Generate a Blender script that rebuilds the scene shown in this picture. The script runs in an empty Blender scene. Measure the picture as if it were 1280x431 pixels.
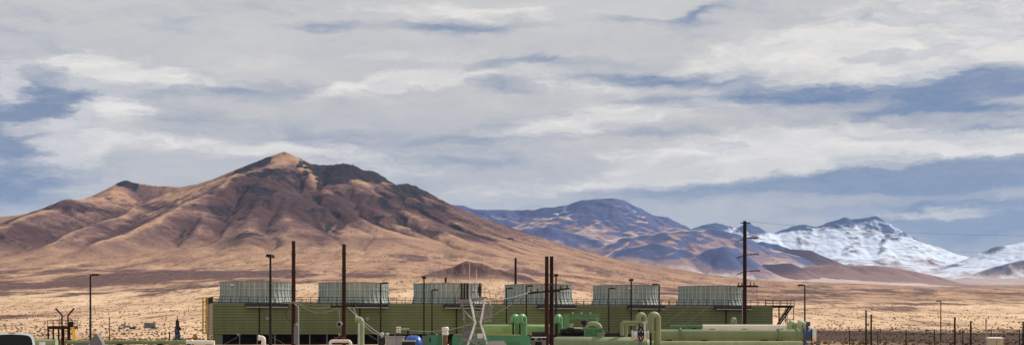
import bpy, bmesh, math, random
import numpy as np
from mathutils import Vector, Matrix

random.seed(7)
scene = bpy.context.scene
DENOISE = True
COL = scene.collection
EYE, FOC, HZ = 2.1, 1800.0, 415.0          # eye height (m), focal length and horizon row of the 1280 px photograph
D2R = math.radians

def gx(px, Y): return (px - 640.0) / FOC * Y
def gz(py, Y): return EYE + (HZ - py) / FOC * Y
def W(px, py, Y): return Vector((gx(px, Y), Y, gz(py, Y)))

# ------------------------------------------------------------------ render set-up
scene.render.engine = 'CYCLES'
scene.view_settings.view_transform = 'Standard'
scene.view_settings.look = 'None'
scene.view_settings.gamma = 1.0
scene.view_settings.use_curve_mapping = False
scene.view_settings.exposure = 0.10
cy = scene.cycles
cy.max_bounces = 6; cy.diffuse_bounces = 3; cy.glossy_bounces = 3
cy.transmission_bounces = 3; cy.volume_bounces = 0
cy.use_denoising = DENOISE; cy.use_adaptive_sampling = False
cy.sample_clamp_indirect = 8.0

cam_d = bpy.data.cameras.new('camera')
cam = bpy.data.objects.new('camera', cam_d); COL.objects.link(cam)
cam.location = (0, 0, EYE); cam.rotation_euler = (D2R(90), 0, 0)
cam_d.sensor_width = 36.0; cam_d.lens = 36.0 * FOC / 1280.0
cam_d.shift_y = (HZ - 215.5) / 1280.0
cam_d.clip_start = 0.5; cam_d.clip_end = 60000
scene.camera = cam

# ------------------------------------------------------------------ sun and sky
SUN_EL, SUN_AZ = 40.0, 56.0               # sun stands behind the plant, to the right
sd = Vector((math.sin(D2R(SUN_AZ)) * math.cos(D2R(SUN_EL)), math.cos(D2R(SUN_AZ)) * math.cos(D2R(SUN_EL)), math.sin(D2R(SUN_EL))))
sl = bpy.data.lights.new('sun', 'SUN'); sl.energy = SUN_E = 4.7; sl.angle = D2R(0.53); sl.color = (1.0, 0.93, 0.82)
so = bpy.data.objects.new('sun', sl); COL.objects.link(so)
so.rotation_euler = sd.to_track_quat('Z', 'Y').to_euler(); so.location = sd * 300

world = bpy.data.worlds.new('World'); scene.world = world; world.use_nodes = True
world.cycles.sampling_method = 'MANUAL'; world.cycles.sample_map_resolution = 256
nt = world.node_tree; nt.nodes.clear()

def nd(t, tree, **kw):
    n = tree.nodes.new(t)
    for k, v in kw.items(): setattr(n, k, v)
    return n
def mth(tree, op, a, b=None, clamp=False):
    n = nd('ShaderNodeMath', tree, operation=op); n.use_clamp = clamp
    for i, v in enumerate((a, b)):
        if v is None: continue
        if isinstance(v, (int, float)): n.inputs[i].default_value = v
        else: tree.links.new(v, n.inputs[i])
    return n.outputs[0]
def noise(tree, vec, scale, detail=4.0, rough=0.55, dist=0.0, dim='3D'):
    n = nd('ShaderNodeTexNoise', tree, noise_dimensions=dim)
    n.inputs['Scale'].default_value = scale; n.inputs['Detail'].default_value = detail
    n.inputs['Roughness'].default_value = rough; n.inputs['Distortion'].default_value = dist
    if vec is not None: tree.links.new(vec, n.inputs['Vector'])
    return n
def maprange(tree, v, a, b, c=0.0, d=1.0, smooth=False):
    n = nd('ShaderNodeMapRange', tree); n.clamp = True
    if smooth: n.interpolation_type = 'SMOOTHSTEP'
    tree.links.new(v, n.inputs[0])
    for i, x in enumerate((a, b, c, d)): n.inputs[i + 1].default_value = x
    return n.outputs[0]
def mixc(tree, f, a, b, blend='MIX'):
    n = nd('ShaderNodeMix', tree, data_type='RGBA', blend_type=blend)
    for s, v in ((0, f), (6, a), (7, b)):
        if isinstance(v, (int, float)): n.inputs[s].default_value = v
        elif isinstance(v, (tuple, list)): n.inputs[s].default_value = (*v[:3], 1)
        else: tree.links.new(v, n.inputs[s])
    return n.outputs[2]

sky = nd('ShaderNodeTexSky', nt, sky_type='NISHITA')
sky.sun_disc = False; sky.sun_elevation = D2R(SUN_EL); sky.sun_rotation = D2R(SUN_AZ)
sky.altitude = 1500; sky.air_density = 1.0; sky.dust_density = 0.6; sky.ozone_density = 2.0
SKY_S = 0.10
tc = nd('ShaderNodeTexCoord', nt); sp = nd('ShaderNodeSeparateXYZ', nt)
nt.links.new(tc.outputs['Generated'], sp.inputs[0])
azo = mth(nt, 'ARCTAN2', sp.outputs[0], sp.outputs[1])
elo = mth(nt, 'ARCSINE', sp.outputs[2])
cb = nd('ShaderNodeCombineXYZ', nt); nt.links.new(azo, cb.inputs[0]); nt.links.new(elo, cb.inputs[1])
pos = cb.outputs[0]
def vmath(tree, op, a, b=None):
    n = nd('ShaderNodeVectorMath', tree, operation=op)
    for i, v in enumerate((a, b)):
        if v is None: continue
        if isinstance(v, tuple): n.inputs[i].default_value = v
        else: tree.links.new(v, n.inputs[i])
    return n
def stretched(vec, sx, sy, off=(0, 0), rot=0.0):
    m = nd('ShaderNodeMapping', nt); nt.links.new(vec, m.inputs[0])
    m.inputs['Scale'].default_value = (sx, sy, 1); m.inputs['Location'].default_value = (off[0], off[1], 0)
    m.inputs['Rotation'].default_value = (0, 0, rot)
    return m.outputs[0]
# wind-torn edges: the lookup position is pushed about by noise before anything is placed
def warped(p):
    w1 = noise(nt, stretched2(p, 10, 36, (3.1, 1.7)), 1.0, 6, 0.62)
    a = vmath(nt, 'MULTIPLY', vmath(nt, 'SUBTRACT', w1.outputs['Color'], (0.5, 0.5, 0.5)).outputs[0], (0.085, 0.024, 0)).outputs[0]
    w2 = noise(nt, stretched2(p, 48, 130, (7.1, 2.2)), 1.0, 6, 0.65)
    b = vmath(nt, 'MULTIPLY', vmath(nt, 'SUBTRACT', w2.outputs['Color'], (0.5, 0.5, 0.5)).outputs[0], (0.026, 0.010, 0)).outputs[0]
    return vmath(nt, 'ADD', vmath(nt, 'ADD', p, a).outputs[0], b).outputs[0]
def stretched2(p, sx, sy, off): return stretched(p, sx, sy, off)
def patches(wp, lst, start):
    """patches of thicker (+) or thinner (-) cloud, by bearing and elevation, summed one after the other"""
    q = nd('ShaderNodeSeparateXYZ', nt); nt.links.new(wp, q.inputs[0]); tot = start
    for px, py, rx, ry, wgt, rot, power in lst:
        az = math.atan((px - 640) / FOC); el = math.atan((HZ - py) / FOC * math.cos(az))
        c = nd('ShaderNodeCombineXYZ', nt); nt.links.new(q.outputs[0], c.inputs[0]); nt.links.new(q.outputs[1], c.inputs[1]); nt.links.new(tot, c.inputs[2])
        m = nd('ShaderNodeMapping', nt, vector_type='TEXTURE'); nt.links.new(c.outputs[0], m.inputs[0])
        m.inputs['Location'].default_value = (az, el, 0); m.inputs['Rotation'].default_value = (0, 0, D2R(rot))
        m.inputs['Scale'].default_value = (rx / FOC, ry / FOC, 1e5)
        d = vmath(nt, 'DOT_PRODUCT', m.outputs[0], m.outputs[0]).outputs['Value']
        if power != 1.0: d = mth(nt, 'POWER', d, power)
        tot = mth(nt, 'ADD', mth(nt, 'MULTIPLY', mth(nt, 'POWER', math.e, mth(nt, 'MULTIPLY', d, -1.0)), wgt), tot)
    return tot
def texture(wp, rot=3):
    nA = noise(nt, stretched(wp, 4.6, 22, (0.4, 2.9), D2R(rot)), 1.0, 9, 0.62).outputs['Fac']
    nB = noise(nt, stretched(wp, 17, 72, (5.0, 1.0), D2R(-2)), 1.0, 9, 0.68).outputs['Fac']
    return mth(nt, 'ADD', mth(nt, 'MULTIPLY', mth(nt, 'SUBTRACT', nA, 0.5), 1.0), mth(nt, 'MULTIPLY', mth(nt, 'SUBTRACT', nB, 0.5), 0.8))
# where the deck is torn open (or thin and slate blue)
GAPS = [
 (25, 140, 75, 46, -1.0, 0, 2), (95, 112, 45, 14, -0.5, 0, 1), (20, 200, 70, 36, -0.85, 10, 1), (10, 245, 60, 22, -0.5, 0, 1),
 (575, 36, 95, 7, -0.75, 1, 1), (410, 35, 50, 6, -0.4, 0, 1), (640, 77, 70, 7, -0.45, 6, 1), (330, 105, 90, 10, -0.25, 0, 1), (640, 108, 60, 10, -.3, 0, 1),
 (835, 99, 100, 9, -0.95, -2, 1), (960, 119, 75, 11, -0.80, -3, 1), (840, 128, 100, 7, -0.4, 0, 1), (700, 75, 80, 6, -.35, 0, 1),
 (1215, 108, 110, 20, -1.0, 3, 2), (1060, 118, 50, 11, -0.6, 0, 1), (1185, 140, 130, 8, -0.75, 0, 1), (1130, 25, 60, 7, -.35, 0, 1), (1115, 74, 70, 5, -.4, 4, 1),
 (885, 187, 40, 6, -0.8, 3, 1), (1230, 162, 90, 5, -0.8, 2, 1), (810, 172, 80, 5, -.35, 0, 1),
 (1185, 220, 210, 19, -0.95, 2, 2), (1230, 264, 150, 16, -0.95, 0, 1), (1010, 236, 140, 8, -0.65, 2, 1), (1210, 295, 110, 24, -0.8, 0, 1), (1150, 200, 90, 6, -.4, 0, 1),
 (830, 240, 110, 9, -0.55, 4, 1), (560, 172, 190, 10, -0.34, 0, 1), (250, 118, 100, 12, -0.32, 0, 1), (240, 150, 90, 10, -.35, 0, 1),
 (880, 15, 28, 10, -0.6, 30, 1), (800, 28, 60, 6, -.4, 0, 1), (600, 200, 100, 7, -.3, 0, 1), (720, 262, 60, 6, -.3, 0, 1),
]
# cream banks standing in front of the grey deck
BANKS = [
 (110, 92, 95, 12, 0.50, -4, 1), (175, 95, 40, 9, 0.40, 0, 1), (145, 130, 50, 14, 0.5, 30, 1), (105, 165, 55, 20, 0.5, 30, 1), (8, 98, 26, 10, 0.8, 0, 1), (15, 127, 20, 6, 0.6, 0, 1), (60, 205, 80, 14, 0.5, 25, 1), (30, 160, 50, 5, .4, 10, 1),
 (1050, 80, 190, 20, 0.80, 6, 1), (1200, 50, 170, 24, 0.65, 0, 1), (900, 72, 50, 7, 0.5, 0, 1), (1000, 60, 90, 10, .4, 10, 1), (1100, 10, 180, 12, .35, 4, 1),
 (1060, 186, 190, 12, 0.90, 2, 1), (880, 208, 120, 10, 0.7, 8, 1), (1240, 176, 110, 8, 0.75, 2, 1), (1000, 168, 90, 8, .5, 4, 1), (960, 215, 120, 6, .4, 3, 1),
 (720, 158, 100, 9, 0.55, 3, 1), (470, 106, 120, 8, 0.5, 4, 1), (330, 185, 140, 11, 0.5, 2, 1), (440, 194, 80, 6, 0.6, -3, 1), (230, 182, 90, 8, .4, -4, 1),
 (640, 240, 130, 7, 0.45, 3, 1), (1160, 266, 110, 7, 0.55, 3, 1), (560, 95, 90, 6, 0.45, 6, 1), (690, 18, 110, 8, .4, 0, 1), (560, 16, 100, 5, .35, 0, 1), (430, 70, 140, 7, .35, 3, 1), (730, 105, 80, 7, .35, 0, 1), (800, 140, 120, 6, .4, 2, 1), (500, 215, 140, 7, .35, 2, 1),
]
nA0 = noise(nt, pos, 5.0, 1).outputs['Fac']
wp = warped(pos)
tex = texture(wp)
thick = patches(wp, GAPS, mth(nt, 'ADD', 0.90, mth(nt, 'MULTIPLY', tex, 0.85)))
BS = patches(warped(pos), [(x, y, rx * 1.1, ry * 1.75, w_ * 0.80, r_, p_) for x, y, rx, ry, w_, r_, p_ in BANKS], mth(nt, 'MULTIPLY', nA0, 0.0001))
qp = warped(pos); qu = vmath(nt, 'ADD', qp, (0.003, 0.0075, 0)).outputs[0]      # the same cloud a little higher: tells tops from undersides
t0 = texture(qp, -3); t1 = texture(qu, -3)
bf = mth(nt, 'ADD', BS, mth(nt, 'MULTIPLY', t0, 1.05))
bank = maprange(nt, bf, 0.14, 0.58, 0, 1, True)
rim = maprange(nt, mth(nt, 'SUBTRACT', t0, t1), -0.28, 0.28, 0.0, 1.0)
fine = noise(nt, stretched(wp, 70, 260, (2, 5)), 1.0, 5, 0.65).outputs['Fac']
deck = mixc(nt, maprange(nt, tex, -0.30, 0.30), (4.2, 4.3, 4.65), (6.15, 5.9, 5.45))
deck = mixc(nt, maprange(nt, elo, 0.15, 0.23, 0.0, 0.75), deck, mixc(nt, maprange(nt, tex, -0.35, 0.30), (5.3, 5.3, 5.25), (6.3, 6.15, 5.85)))
deck = mixc(nt, maprange(nt, elo, 0.05, 0.13), mixc(nt, 0.5, deck, (4.3, 5.0, 5.9)), deck)
bankc = mixc(nt, rim, (5.8, 5.65, 5.45), (9.0, 8.6, 7.9))
cloud = mixc(nt, bank, deck, bankc)
cloud = mixc(nt, maprange(nt, fine, 0.35, 0.7, 0.0, 0.16), cloud, (7.0, 6.8, 6.5))
thin = mixc(nt, 0.85, sky.outputs[0], (1.25, 1.75, 2.95))
thin = mixc(nt, maprange(nt, elo, 0.03, 0.13), mixc(nt, 0.45, thin, (2.9, 3.9, 5.4)), thin)
thin = mixc(nt, mth(nt, 'MULTIPLY', maprange(nt, mth(nt, 'ADD', tex, mth(nt, 'MULTIPLY', mth(nt, 'SUBTRACT', fine, 0.5), 0.5)), -0.25, 0.45), 0.5), thin, deck)
cov = maprange(nt, thick, 0.16, 0.84, 0.0, 1.0, False)
cov = mth(nt, 'MAXIMUM', cov, mth(nt, 'MULTIPLY', bank, 0.75))
skyc = mixc(nt, cov, thin, cloud)
bg = nd('ShaderNodeBackground', nt); nt.links.new(skyc, bg.inputs[0]); bg.inputs[1].default_value = SKY_S
wo = nd('ShaderNodeOutputWorld', nt); nt.links.new(bg.outputs[0], wo.inputs[0])
# ------------------------------------------------------------------ terrain: noise, ridges, stream erosion
def _perlin(x, y, seed):
    rs = np.random.RandomState(seed); perm = rs.permutation(512)
    ang = rs.rand(512) * 2 * np.pi; gxv, gyv = np.cos(ang), np.sin(ang)
    xi = np.floor(x).astype(np.int64); yi = np.floor(y).astype(np.int64); xf = x - xi; yf = y - yi
    def g(ix, iy, dx, dy):
        h = perm[(perm[ix & 511] + iy) & 511]; return gxv[h] * dx + gyv[h] * dy
    u = xf * xf * xf * (xf * (xf * 6 - 15) + 10); v = yf * yf * yf * (yf * (yf * 6 - 15) + 10)
    a = g(xi, yi, xf, yf); b = g(xi + 1, yi, xf - 1, yf); c = g(xi, yi + 1, xf, yf - 1); d = g(xi + 1, yi + 1, xf - 1, yf - 1)
    return ((a + u * (b - a)) * (1 - v) + (c + u * (d - c)) * v) * 1.5
def fbm(x, y, sc, octv, seed, gain=0.5):
    s = np.zeros_like(x); a = 1.0; t = 0
    for o in range(octv):
        s += a * _perlin(x / sc + 17.3 * o, y / sc - 9.1 * o, seed + o); t += a; a *= gain; sc *= 0.5
    return s / t
def ridged(x, y, sc, octv, seed, gain=0.5):
    s = np.zeros_like(x); a = 1.0; t = 0
    for o in range(octv):
        s += a * (1 - 2 * np.abs(_perlin(x / sc + 7.7 * o, y / sc + 3.3 * o, seed + o))); t += a; a *= gain; sc *= 0.5
    return s / t
def sstep(a, b, v):
    t = np.clip((v - a) / (b - a), 0, 1); return t * t * (3 - 2 * t)

def fan(x, y):
    """the plain: flat round the plant, then a long alluvial slope up to the ranges"""
    t = x / np.maximum(np.abs(y), 300.0)
    s = 0.049 + 0.010 * sstep(-0.36, -0.12, t) - 0.0235 * sstep(-0.10, 0.17, t)
    r = np.maximum(y - 420.0, 0.0)
    z = s * (r * r / (r + 500.0))
    return z
def ridge_field(X, Y, ridges):
    """height above the plain: for every crest a concave flank falling away from it"""
    out = np.zeros_like(X)
    for pts, kL, pw in ridges:
        best = np.zeros_like(X)
        for (ax, ay, az), (bx, by, bz) in zip(pts[:-1], pts[1:]):
            dx, dy = bx - ax, by - ay; L2 = dx * dx + dy * dy + 1e-6
            t = np.clip(((X - ax) * dx + (Y - ay) * dy) / L2, 0, 1)
            d = np.hypot(X - ax - t * dx, Y - ay - t * dy)
            h = az + t * (bz - az)
            L = np.maximum(h, 25.0) * kL
            best = np.maximum(best, h * np.exp(-(d / L) ** pw))
        k = 18.0                                             # smooth union
        m = np.maximum(out, best); df = np.abs(out - best)
        out = m + np.where(df < k, (k - df) ** 2 / (4 * k), 0.0) * np.minimum(1, m / 60.0)
    return out
def tent(X, Y, pts, slope):
    """straight sided roof under a crest line, and the distance to that line"""
    out = np.full_like(X, -1e6); dist = np.full_like(X, 1e6); zc = np.zeros_like(X)
    for (ax, ay, az), (bx, by, bz) in zip(pts[:-1], pts[1:]):
        dx, dy = bx - ax, by - ay; t = np.clip(((X - ax) * dx + (Y - ay) * dy) / (dx * dx + dy * dy + 1e-6), 0, 1)
        d = np.hypot(X - ax - t * dx, Y - ay - t * dy); out = np.maximum(out, az + t * (bz - az) - slope * d); zc = np.where(d < dist, az + t * (bz - az), zc); dist = np.minimum(dist, d)
    return out, dist, zc
def erode(H, dx, steps, K, talus=0.75, keep=None):
    n, m = H.shape; N = n * m
    idx = np.arange(N).reshape(n, m)
    for s in range(steps):
        hp = np.pad(H, 1, mode='edge'); best = np.zeros_like(H); rec = idx.copy()
        for di in (-1, 0, 1):
            for dj in (-1, 0, 1):
                if di == 0 and dj == 0: continue
                nb = hp[1 + di:1 + di + n, 1 + dj:1 + dj + m]
                sl_ = (H - nb) / (dx * math.hypot(di, dj))
                better = sl_ > best
                best = np.where(better, sl_, best)
                ii = np.clip(np.arange(n) + di, 0, n - 1)[:, None] * m + np.clip(np.arange(m) + dj, 0, m - 1)[None, :]
                rec = np.where(better, ii, rec)
        order = np.argsort(-H, axis=None, kind='stable').tolist()
        r = rec.ravel().tolist(); A = [1.0] * N
        for i in order:
            j = r[i]
            if j != i: A[j] += A[i]
        F = (K * np.sqrt(np.minimum(np.array(A), 900.0)) / dx)
        if keep is not None: F = F * keep.ravel()
        F = F.tolist(); h = H.ravel().tolist()
        for i in reversed(order):
            j = r[i]
            if j != i and h[i] > h[j]: h[i] = (h[i] + F[i] * h[j]) / (1 + F[i])
        H = np.array(h).reshape(n, m)
        hp = np.pad(H, 1, mode='edge')                        # a little creep
        lap = hp[:-2, 1:-1] + hp[2:, 1:-1] + hp[1:-1, :-2] + hp[1:-1, 2:] - 4 * H
        H = H + 0.04 * lap
    return H
def curvature(H, r):
    """positive on crests, negative in gullies"""
    def box(a, k):
        p = np.pad(a, ((k + 1, k), (0, 0)), mode='edge').cumsum(0); a = (p[2 * k + 1:] - p[:-2 * k - 1]) / (2 * k + 1)
        p = np.pad(a, ((0, 0), (k + 1, k)), mode='edge').cumsum(1); return (p[:, 2 * k + 1:] - p[:, :-2 * k - 1]) / (2 * k + 1)
    return H - box(box(H, r), r)
def bilin(G, gx0, gy0, d, x, y):
    fx = np.clip((x - gx0) / d, 0, G.shape[1] - 1.001); fy = np.clip((y - gy0) / d, 0, G.shape[0] - 1.001)
    ix = fx.astype(int); iy = fy.astype(int); fx = fx - ix; fy = fy - iy
    return (G[iy, ix] * (1 - fx) + G[iy, ix + 1] * fx) * (1 - fy) + (G[iy + 1, ix] * (1 - fx) + G[iy + 1, ix + 1] * fx) * fy
def grid_mesh(name, X, Y, Z, attrs, mat):
    n, m = X.shape
    me = bpy.data.meshes.new(name)
    co = np.stack([X, Y, Z], -1).reshape(-1, 3).astype(np.float32)
    i = np.arange(n * m).reshape(n, m)
    q = np.stack([i[:-1, :-1], i[:-1, 1:], i[1:, 1:], i[1:, :-1]], -1).reshape(-1, 4)
    me.vertices.add(len(co)); me.vertices.foreach_set('co', co.ravel())
    me.loops.add(q.size); me.loops.foreach_set('vertex_index', q.ravel().astype(np.int32))
    me.polygons.add(len(q)); me.polygons.foreach_set('loop_start', np.arange(0, q.size, 4, dtype=np.int32))
    me.polygons.foreach_set('use_smooth', np.ones(len(q), dtype=bool))
    me.update(calc_edges=True)
    for k, v in attrs.items():
        at = me.attributes.new(k, 'FLOAT', 'POINT'); at.data.foreach_set('value', v.ravel().astype(np.float32))
    me.materials.append(mat)
    o = bpy.data.objects.new(name, me); COL.objects.link(o); o['kind'] = 'structure'
    return o

def crest(pts, rel=True):
    """(photo column, photo row, distance) -> world points whose z is height above the plain"""
    out = []
    for px, py, Y in pts:
        v = W(px, py, Y); f = float(fan(np.array([v.x]), np.array([v.y]))[0])
        out.append((v.x, v.y, max(v.z - f, 1.0)))
    return out
def blobs(X, Y, lst):
    s = np.zeros_like(X)
    for px, Yd, rx, ry, w in lst:
        x0 = gx(px, Yd); s += w * np.exp(-((X - x0) / rx) ** 2 - ((Y - Yd) / ry) ** 2)
    return s

# ---- the brown mountain
M_R = [
 ([(355,188,5400),(371,195,5400),(386,204,5400),(400,207,5380),(424,206,5330),(439,206,5290),(446,215,5320),(458,214,5340),(470,217,5360),(482,227,5380),(495,231,5370),(508,229,5360),(522,236,5380),(545,251,5420),(570,266,5450),(600,281,5500),(640,295,5600),(680,316,5750),(720,336,5900)], 1.95, 1.12),
 ([(355,188,5400),(338,194,5370),(320,201,5330),(300,209,5300),(270,222,5330),(248,229,5420),(225,233,5500),(200,232,5560),(170,228,5600),(155,225,5600),(130,238,5600),(90,254,5600),(40,266,5650),(0,270,5700),(-60,282,5700),(-140,290,5700)], 1.75, 1.12),
 ([(310,206,5310),(288,224,5050),(258,243,4800),(218,263,4500),(170,284,4150),(120,304,3850)], 1.8, 1.15),
 ([(340,208,5250),(330,232,5000),(318,258,4700),(312,284,4350),(306,304,4000)], 2.4, 1.2),
 ([(372,200,5380),(395,232,5080),(432,262,4780),(475,288,4450),(525,312,4080)], 1.75, 1.15),
 ([(424,210,5330),(452,234,5100),(498,258,4850),(550,286,4550),(612,315,4150),(660,336,3850)], 1.75, 1.15),
 ([(470,220,5340),(505,246,5120),(555,274,4880),(620,303,4560),(690,333,4150)], 1.75, 1.15),
 ([(530,243,5390),(575,272,5230),(640,302,4980),(710,333,4700)], 1.75, 1.15),
 ([(150,230,5600),(128,246,5250),(100,250,5000),(78,250,4850),(40,268,4600),(-10,286,4300)], 1.8, 1.15),
 ([(215,236,5500),(190,256,5100),(150,268,4750),(110,284,4400),(60,302,4050)], 1.8, 1.15),
 ([(250,250,4850),(256,272,4500),(240,294,4150)], 1.5, 1.15),
 ([(358,266,4650),(368,292,4250),(352,312,3950)], 2.2, 1.2),
 ([(318,293,4080),(330,296,4080)], 1.3, 1.2),
]
gx0, gx1, gy0, gy1, gd = -3000.0, 1500.0, 2300.0, 6700.0, 8.0
ax = np.arange(gx0, gx1 + 1, gd); ay = np.arange(gy0, gy1 + 1, gd); GX, GY = np.meshgrid(ax, ay)
wx = fbm(GX, GY, 420, 4, 11) * 75; wy = fbm(GX, GY, 420, 4, 23) * 75
base = ridge_field(GX, GY, [(crest(p), k, w) for p, k, w in M_R])
warped = ridge_field(GX + wx, GY + wy, [(crest(p), k, w) for p, k, w in M_R])
crag = blobs(GX, GY, [(428, 5310, 110, 90, 1), (404, 5330, 60, 80, .7), (470, 5330, 60, 80, .8), (512, 5300, 90, 130, .9), (535, 5250, 70, 120, .6), (290, 5150, 110, 90, .6), (320, 4980, 60, 80, .6), (312, 4120, 60, 60, .8), (480, 4700, 50, 60, .5), (156, 5600, 30, 60, .8)])
crag = np.clip(crag, 0, 1)
near = np.exp(-np.maximum(base - warped, 0) / 40.0)
Hm = 0.55 * base + 0.45 * warped
rel = np.clip(Hm / 260.0, 0, 1)
sk = [[tuple(W(*p)) for p in M_R[0][0]], [tuple(W(*p)) for p in M_R[1][0]]]
ta, da, ca = tent(GX, GY, sk[0], 0.60); tb_, db, cb_ = tent(GX, GY, sk[1], 0.55)
skyd = np.minimum(da, db); off_crest = sstep(0, 240, skyd)
Hm = Hm + rel * (fbm(GX, GY, 260, 6, 31, .52) * 26 + ridged(GX, GY, 120, 4, 41, .5) * 7) * off_crest - (1 - off_crest) * rel * 8
Hm = Hm + crag * (ridged(GX, GY, 55, 4, 51, .6) * 20 + 8)
Hm += fan(GX, GY)
Hm = erode(Hm, gd, 12, 0.26)
rough = fbm(GX, GY, 42, 4, 63, .6) * (3.5 + 15 * crag) + crag * ridged(GX, GY, 26, 3, 67, .6) * 7
cap = np.where(da < db, ca, cb_) - 0.22 * skyd + sstep(160, 420, skyd) * 600
Hm = np.minimum(Hm, cap)
Hm = np.maximum(Hm, np.maximum(ta, tb_) + rough)
Hm += (crag * ridged(GX, GY, 26, 3, 61, .6) * 6.0 + rel * (ridged(GX + wx, GY * 0.45 + wy, 70, 4, 161, .55) * 5.5 + fbm(GX, GY, 40, 4, 163, .6) * 4.0)) * off_crest
fade = sstep(0, 350, GX - gx0) * sstep(0, 250, gx1 - GX) * sstep(0, 300, GY - gy0) * sstep(0, 300, gy1 - GY)
Hrel = (Hm - fan(GX, GY)) * fade
CURV = curvature(Hm, 5); CURV2 = curvature(Hm, 16)

# ---- the ground sheet: yard, plain, mountain, out past the farthest range
rows = np.concatenate([np.linspace(-400, 200, 16), np.linspace(215, 900, 110), np.linspace(910, 3000, 190)[1:], np.arange(3010, 6400, 9.5), np.geomspace(6400, 24000, 110)[1:]])
cols = np.linspace(-1, 1, 720)
TY, TC = np.meshgrid(rows, cols, indexing='ij')
TX = TC * (0.45 * np.maximum(TY, 0) + 330)
F = fan(TX, TY)
inside = (TX > gx0) & (TX < gx1) & (TY > gy0) & (TY < gy1)
rel = np.where(inside, bilin(Hrel, gx0, gy0, gd, TX, TY), 0.0)
knoll = ridge_field(TX + fbm(TX, TY, 70, 4, 181) * 24, TY + fbm(TX, TY, 50, 3, 183) * 25, [(crest([(512,352,1800),(532,346,1840),(548,341,1870),(562,336,1880),(576,329,1890),(590,325,1900),(603,328,1900),(612,332,1900),(630,338,1890),(655,347,1880),(690,359,1860)]), 1.7, 1.2)])
rel = np.maximum(rel, knoll)
hill = sstep(3, 14, knoll)
amp = sstep(450, 1600, TY)
und = fbm(TX, TY, 380, 5, 71) * 9.0 * amp + fbm(TX, TY, 60, 4, 77) * 1.3 * amp + fbm(TX, TY, 30, 3, 79) * 0.22 * sstep(180, 320, TY)
und += ridged(TX * 0.9, TY * 0.35, 140, 3, 83) * 2.4 * amp * (1 - np.clip(rel / 120, 0, 1))
TZ = F + rel + und * (1 - 0.6 * np.clip(rel / 200, 0, 1))
gzx = np.gradient(TZ, axis=1) / np.maximum(np.gradient(TX, axis=1), 1e-3); gzy = np.gradient(TZ, axis=0) / np.maximum(np.gradient(TY, axis=0), 1e-3)
slope = np.hypot(gzx, gzy)
cv = np.where(inside, bilin(CURV, gx0, gy0, gd, TX, TY), 0.0); cv2 = np.where(inside, bilin(CURV2, gx0, gy0, gd, TX, TY), 0.0)
cr = np.where(inside, bilin(crag, gx0, gy0, gd, TX, TY), 0.0)
mtn = sstep(15, 110, rel)
rock = np.clip(sstep(0.45, 0.80, slope) * 0.5 + cr * 0.95 + fbm(TX, TY, 150, 4, 93) * 0.6 * mtn * sstep(0.3, 0.6, slope), 0, 1) * sstep(10, 60, rel)
grass = np.clip(0.50 + cv * 0.016 + cv2 * 0.005 - (slope - 0.36) * 1.0 + fbm(TX, TY, 420, 4, 97) * 0.5, 0, 1)
# left shoulder's sunlit tone is painted in; pale grass on the lower fans
px_ = TX / np.maximum(TY, 1) * FOC + 640
left = sstep(330, 230, px_ - (TY - 5300) * 0.0) * sstep(4600, 5250, TY)
def hit(px, py):
    """the place on the terrain seen at a spot of the photograph"""
    Ys = np.arange(2000.0, 6300.0, 12.0); xs = gx(px, 1.0) * Ys
    zs = fan(xs, Ys) + bilin(Hrel, gx0, gy0, gd, xs, Ys)
    up = HZ - (zs - EYE) / Ys * FOC
    k = int(np.argmax(up <= py)) if np.any(up <= py) else len(Ys) - 1
    return xs[k], Ys[k]
def tone_patches(lst):
    """(column, row, half width, half height, weight): soft tone on the slope, real rock and scrub, painted sun and shade"""
    s = np.zeros_like(TX)
    for px, py, rx, ry, w in lst:
        x0, y0 = hit(px, py); k = y0 / FOC
        s += w * np.exp(-((TX - x0) / (rx * k)) ** 2 - ((TY - y0) / (ry * k / 0.36)) ** 2)
    return s * 1.25
def trail(pts, r, w, n=7):
    out = []
    for (a, b), (c, d) in zip(pts[:-1], pts[1:]):
        for i in range(n): f = i / n; out.append((a + (c - a) * f, b + (d - b) * f, r, r * .8, w))
    return out
tw_x = fbm(TX, TY, 160, 4, 171) * 55; tw_y = fbm(TX, TY, 160, 4, 173) * 120
_TX, _TY = TX, TY; TX, TY = TX + tw_x, TY + tw_y
face = tone_patches([(330, 228, 46, 16, .5), (350, 255, 55, 20, .5), (292, 265, 42, 18, .4), (418, 252, 34, 20, .5), (432, 280, 40, 18, .4), (245, 283, 30, 12, .35), (392, 298, 28, 12, .4), (478, 262, 30, 18, .45), (530, 262, 30, 14, .4), (545, 293, 36, 8, .35), (600, 300, 30, 7, .3), (88, 252, 45, 8, .6), (25, 262, 34, 6, .4), (140, 287, 40, 8, .35), (40, 292, 50, 8, .4), (478, 300, 28, 8, .35), (300, 282, 30, 10, .25), (360, 282, 24, 10, .25), (330, 305, 40, 6, .2), (250, 296, 36, 6, .3), (190, 258, 22, 5, .3)])  # shaded flanks painted dark, together with real purple brown scrub
lit = tone_patches([(290, 213, 26, 5, .4), (250, 236, 40, 7, .4), (215, 246, 40, 7, .35), (180, 268, 36, 6, .35), (150, 246, 40, 7, .3), (110, 268, 40, 5, .3), (352, 199, 22, 5, .5), (392, 212, 20, 4, .35), (300, 312, 60, 8, .3), (200, 312, 60, 7, .25), (520, 318, 40, 7, .3), (450, 322, 60, 8, .25)]
    + trail([(372, 208), (398, 236), (424, 260), (452, 282)], 5, .28) + trail([(447, 224), (480, 248), (535, 282), (600, 316)], 5, .28) + trail([(500, 282), (545, 304), (585, 322)], 4, .25) + trail([(318, 209), (272, 233), (210, 262), (140, 290), (80, 304)], 5, .25) + trail([(226, 262), (196, 280)], 4, .2) + trail([(560, 275), (620, 302), (680, 325)], 4, .2))  # sunlit crests and slopes painted in as a paler tone
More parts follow.
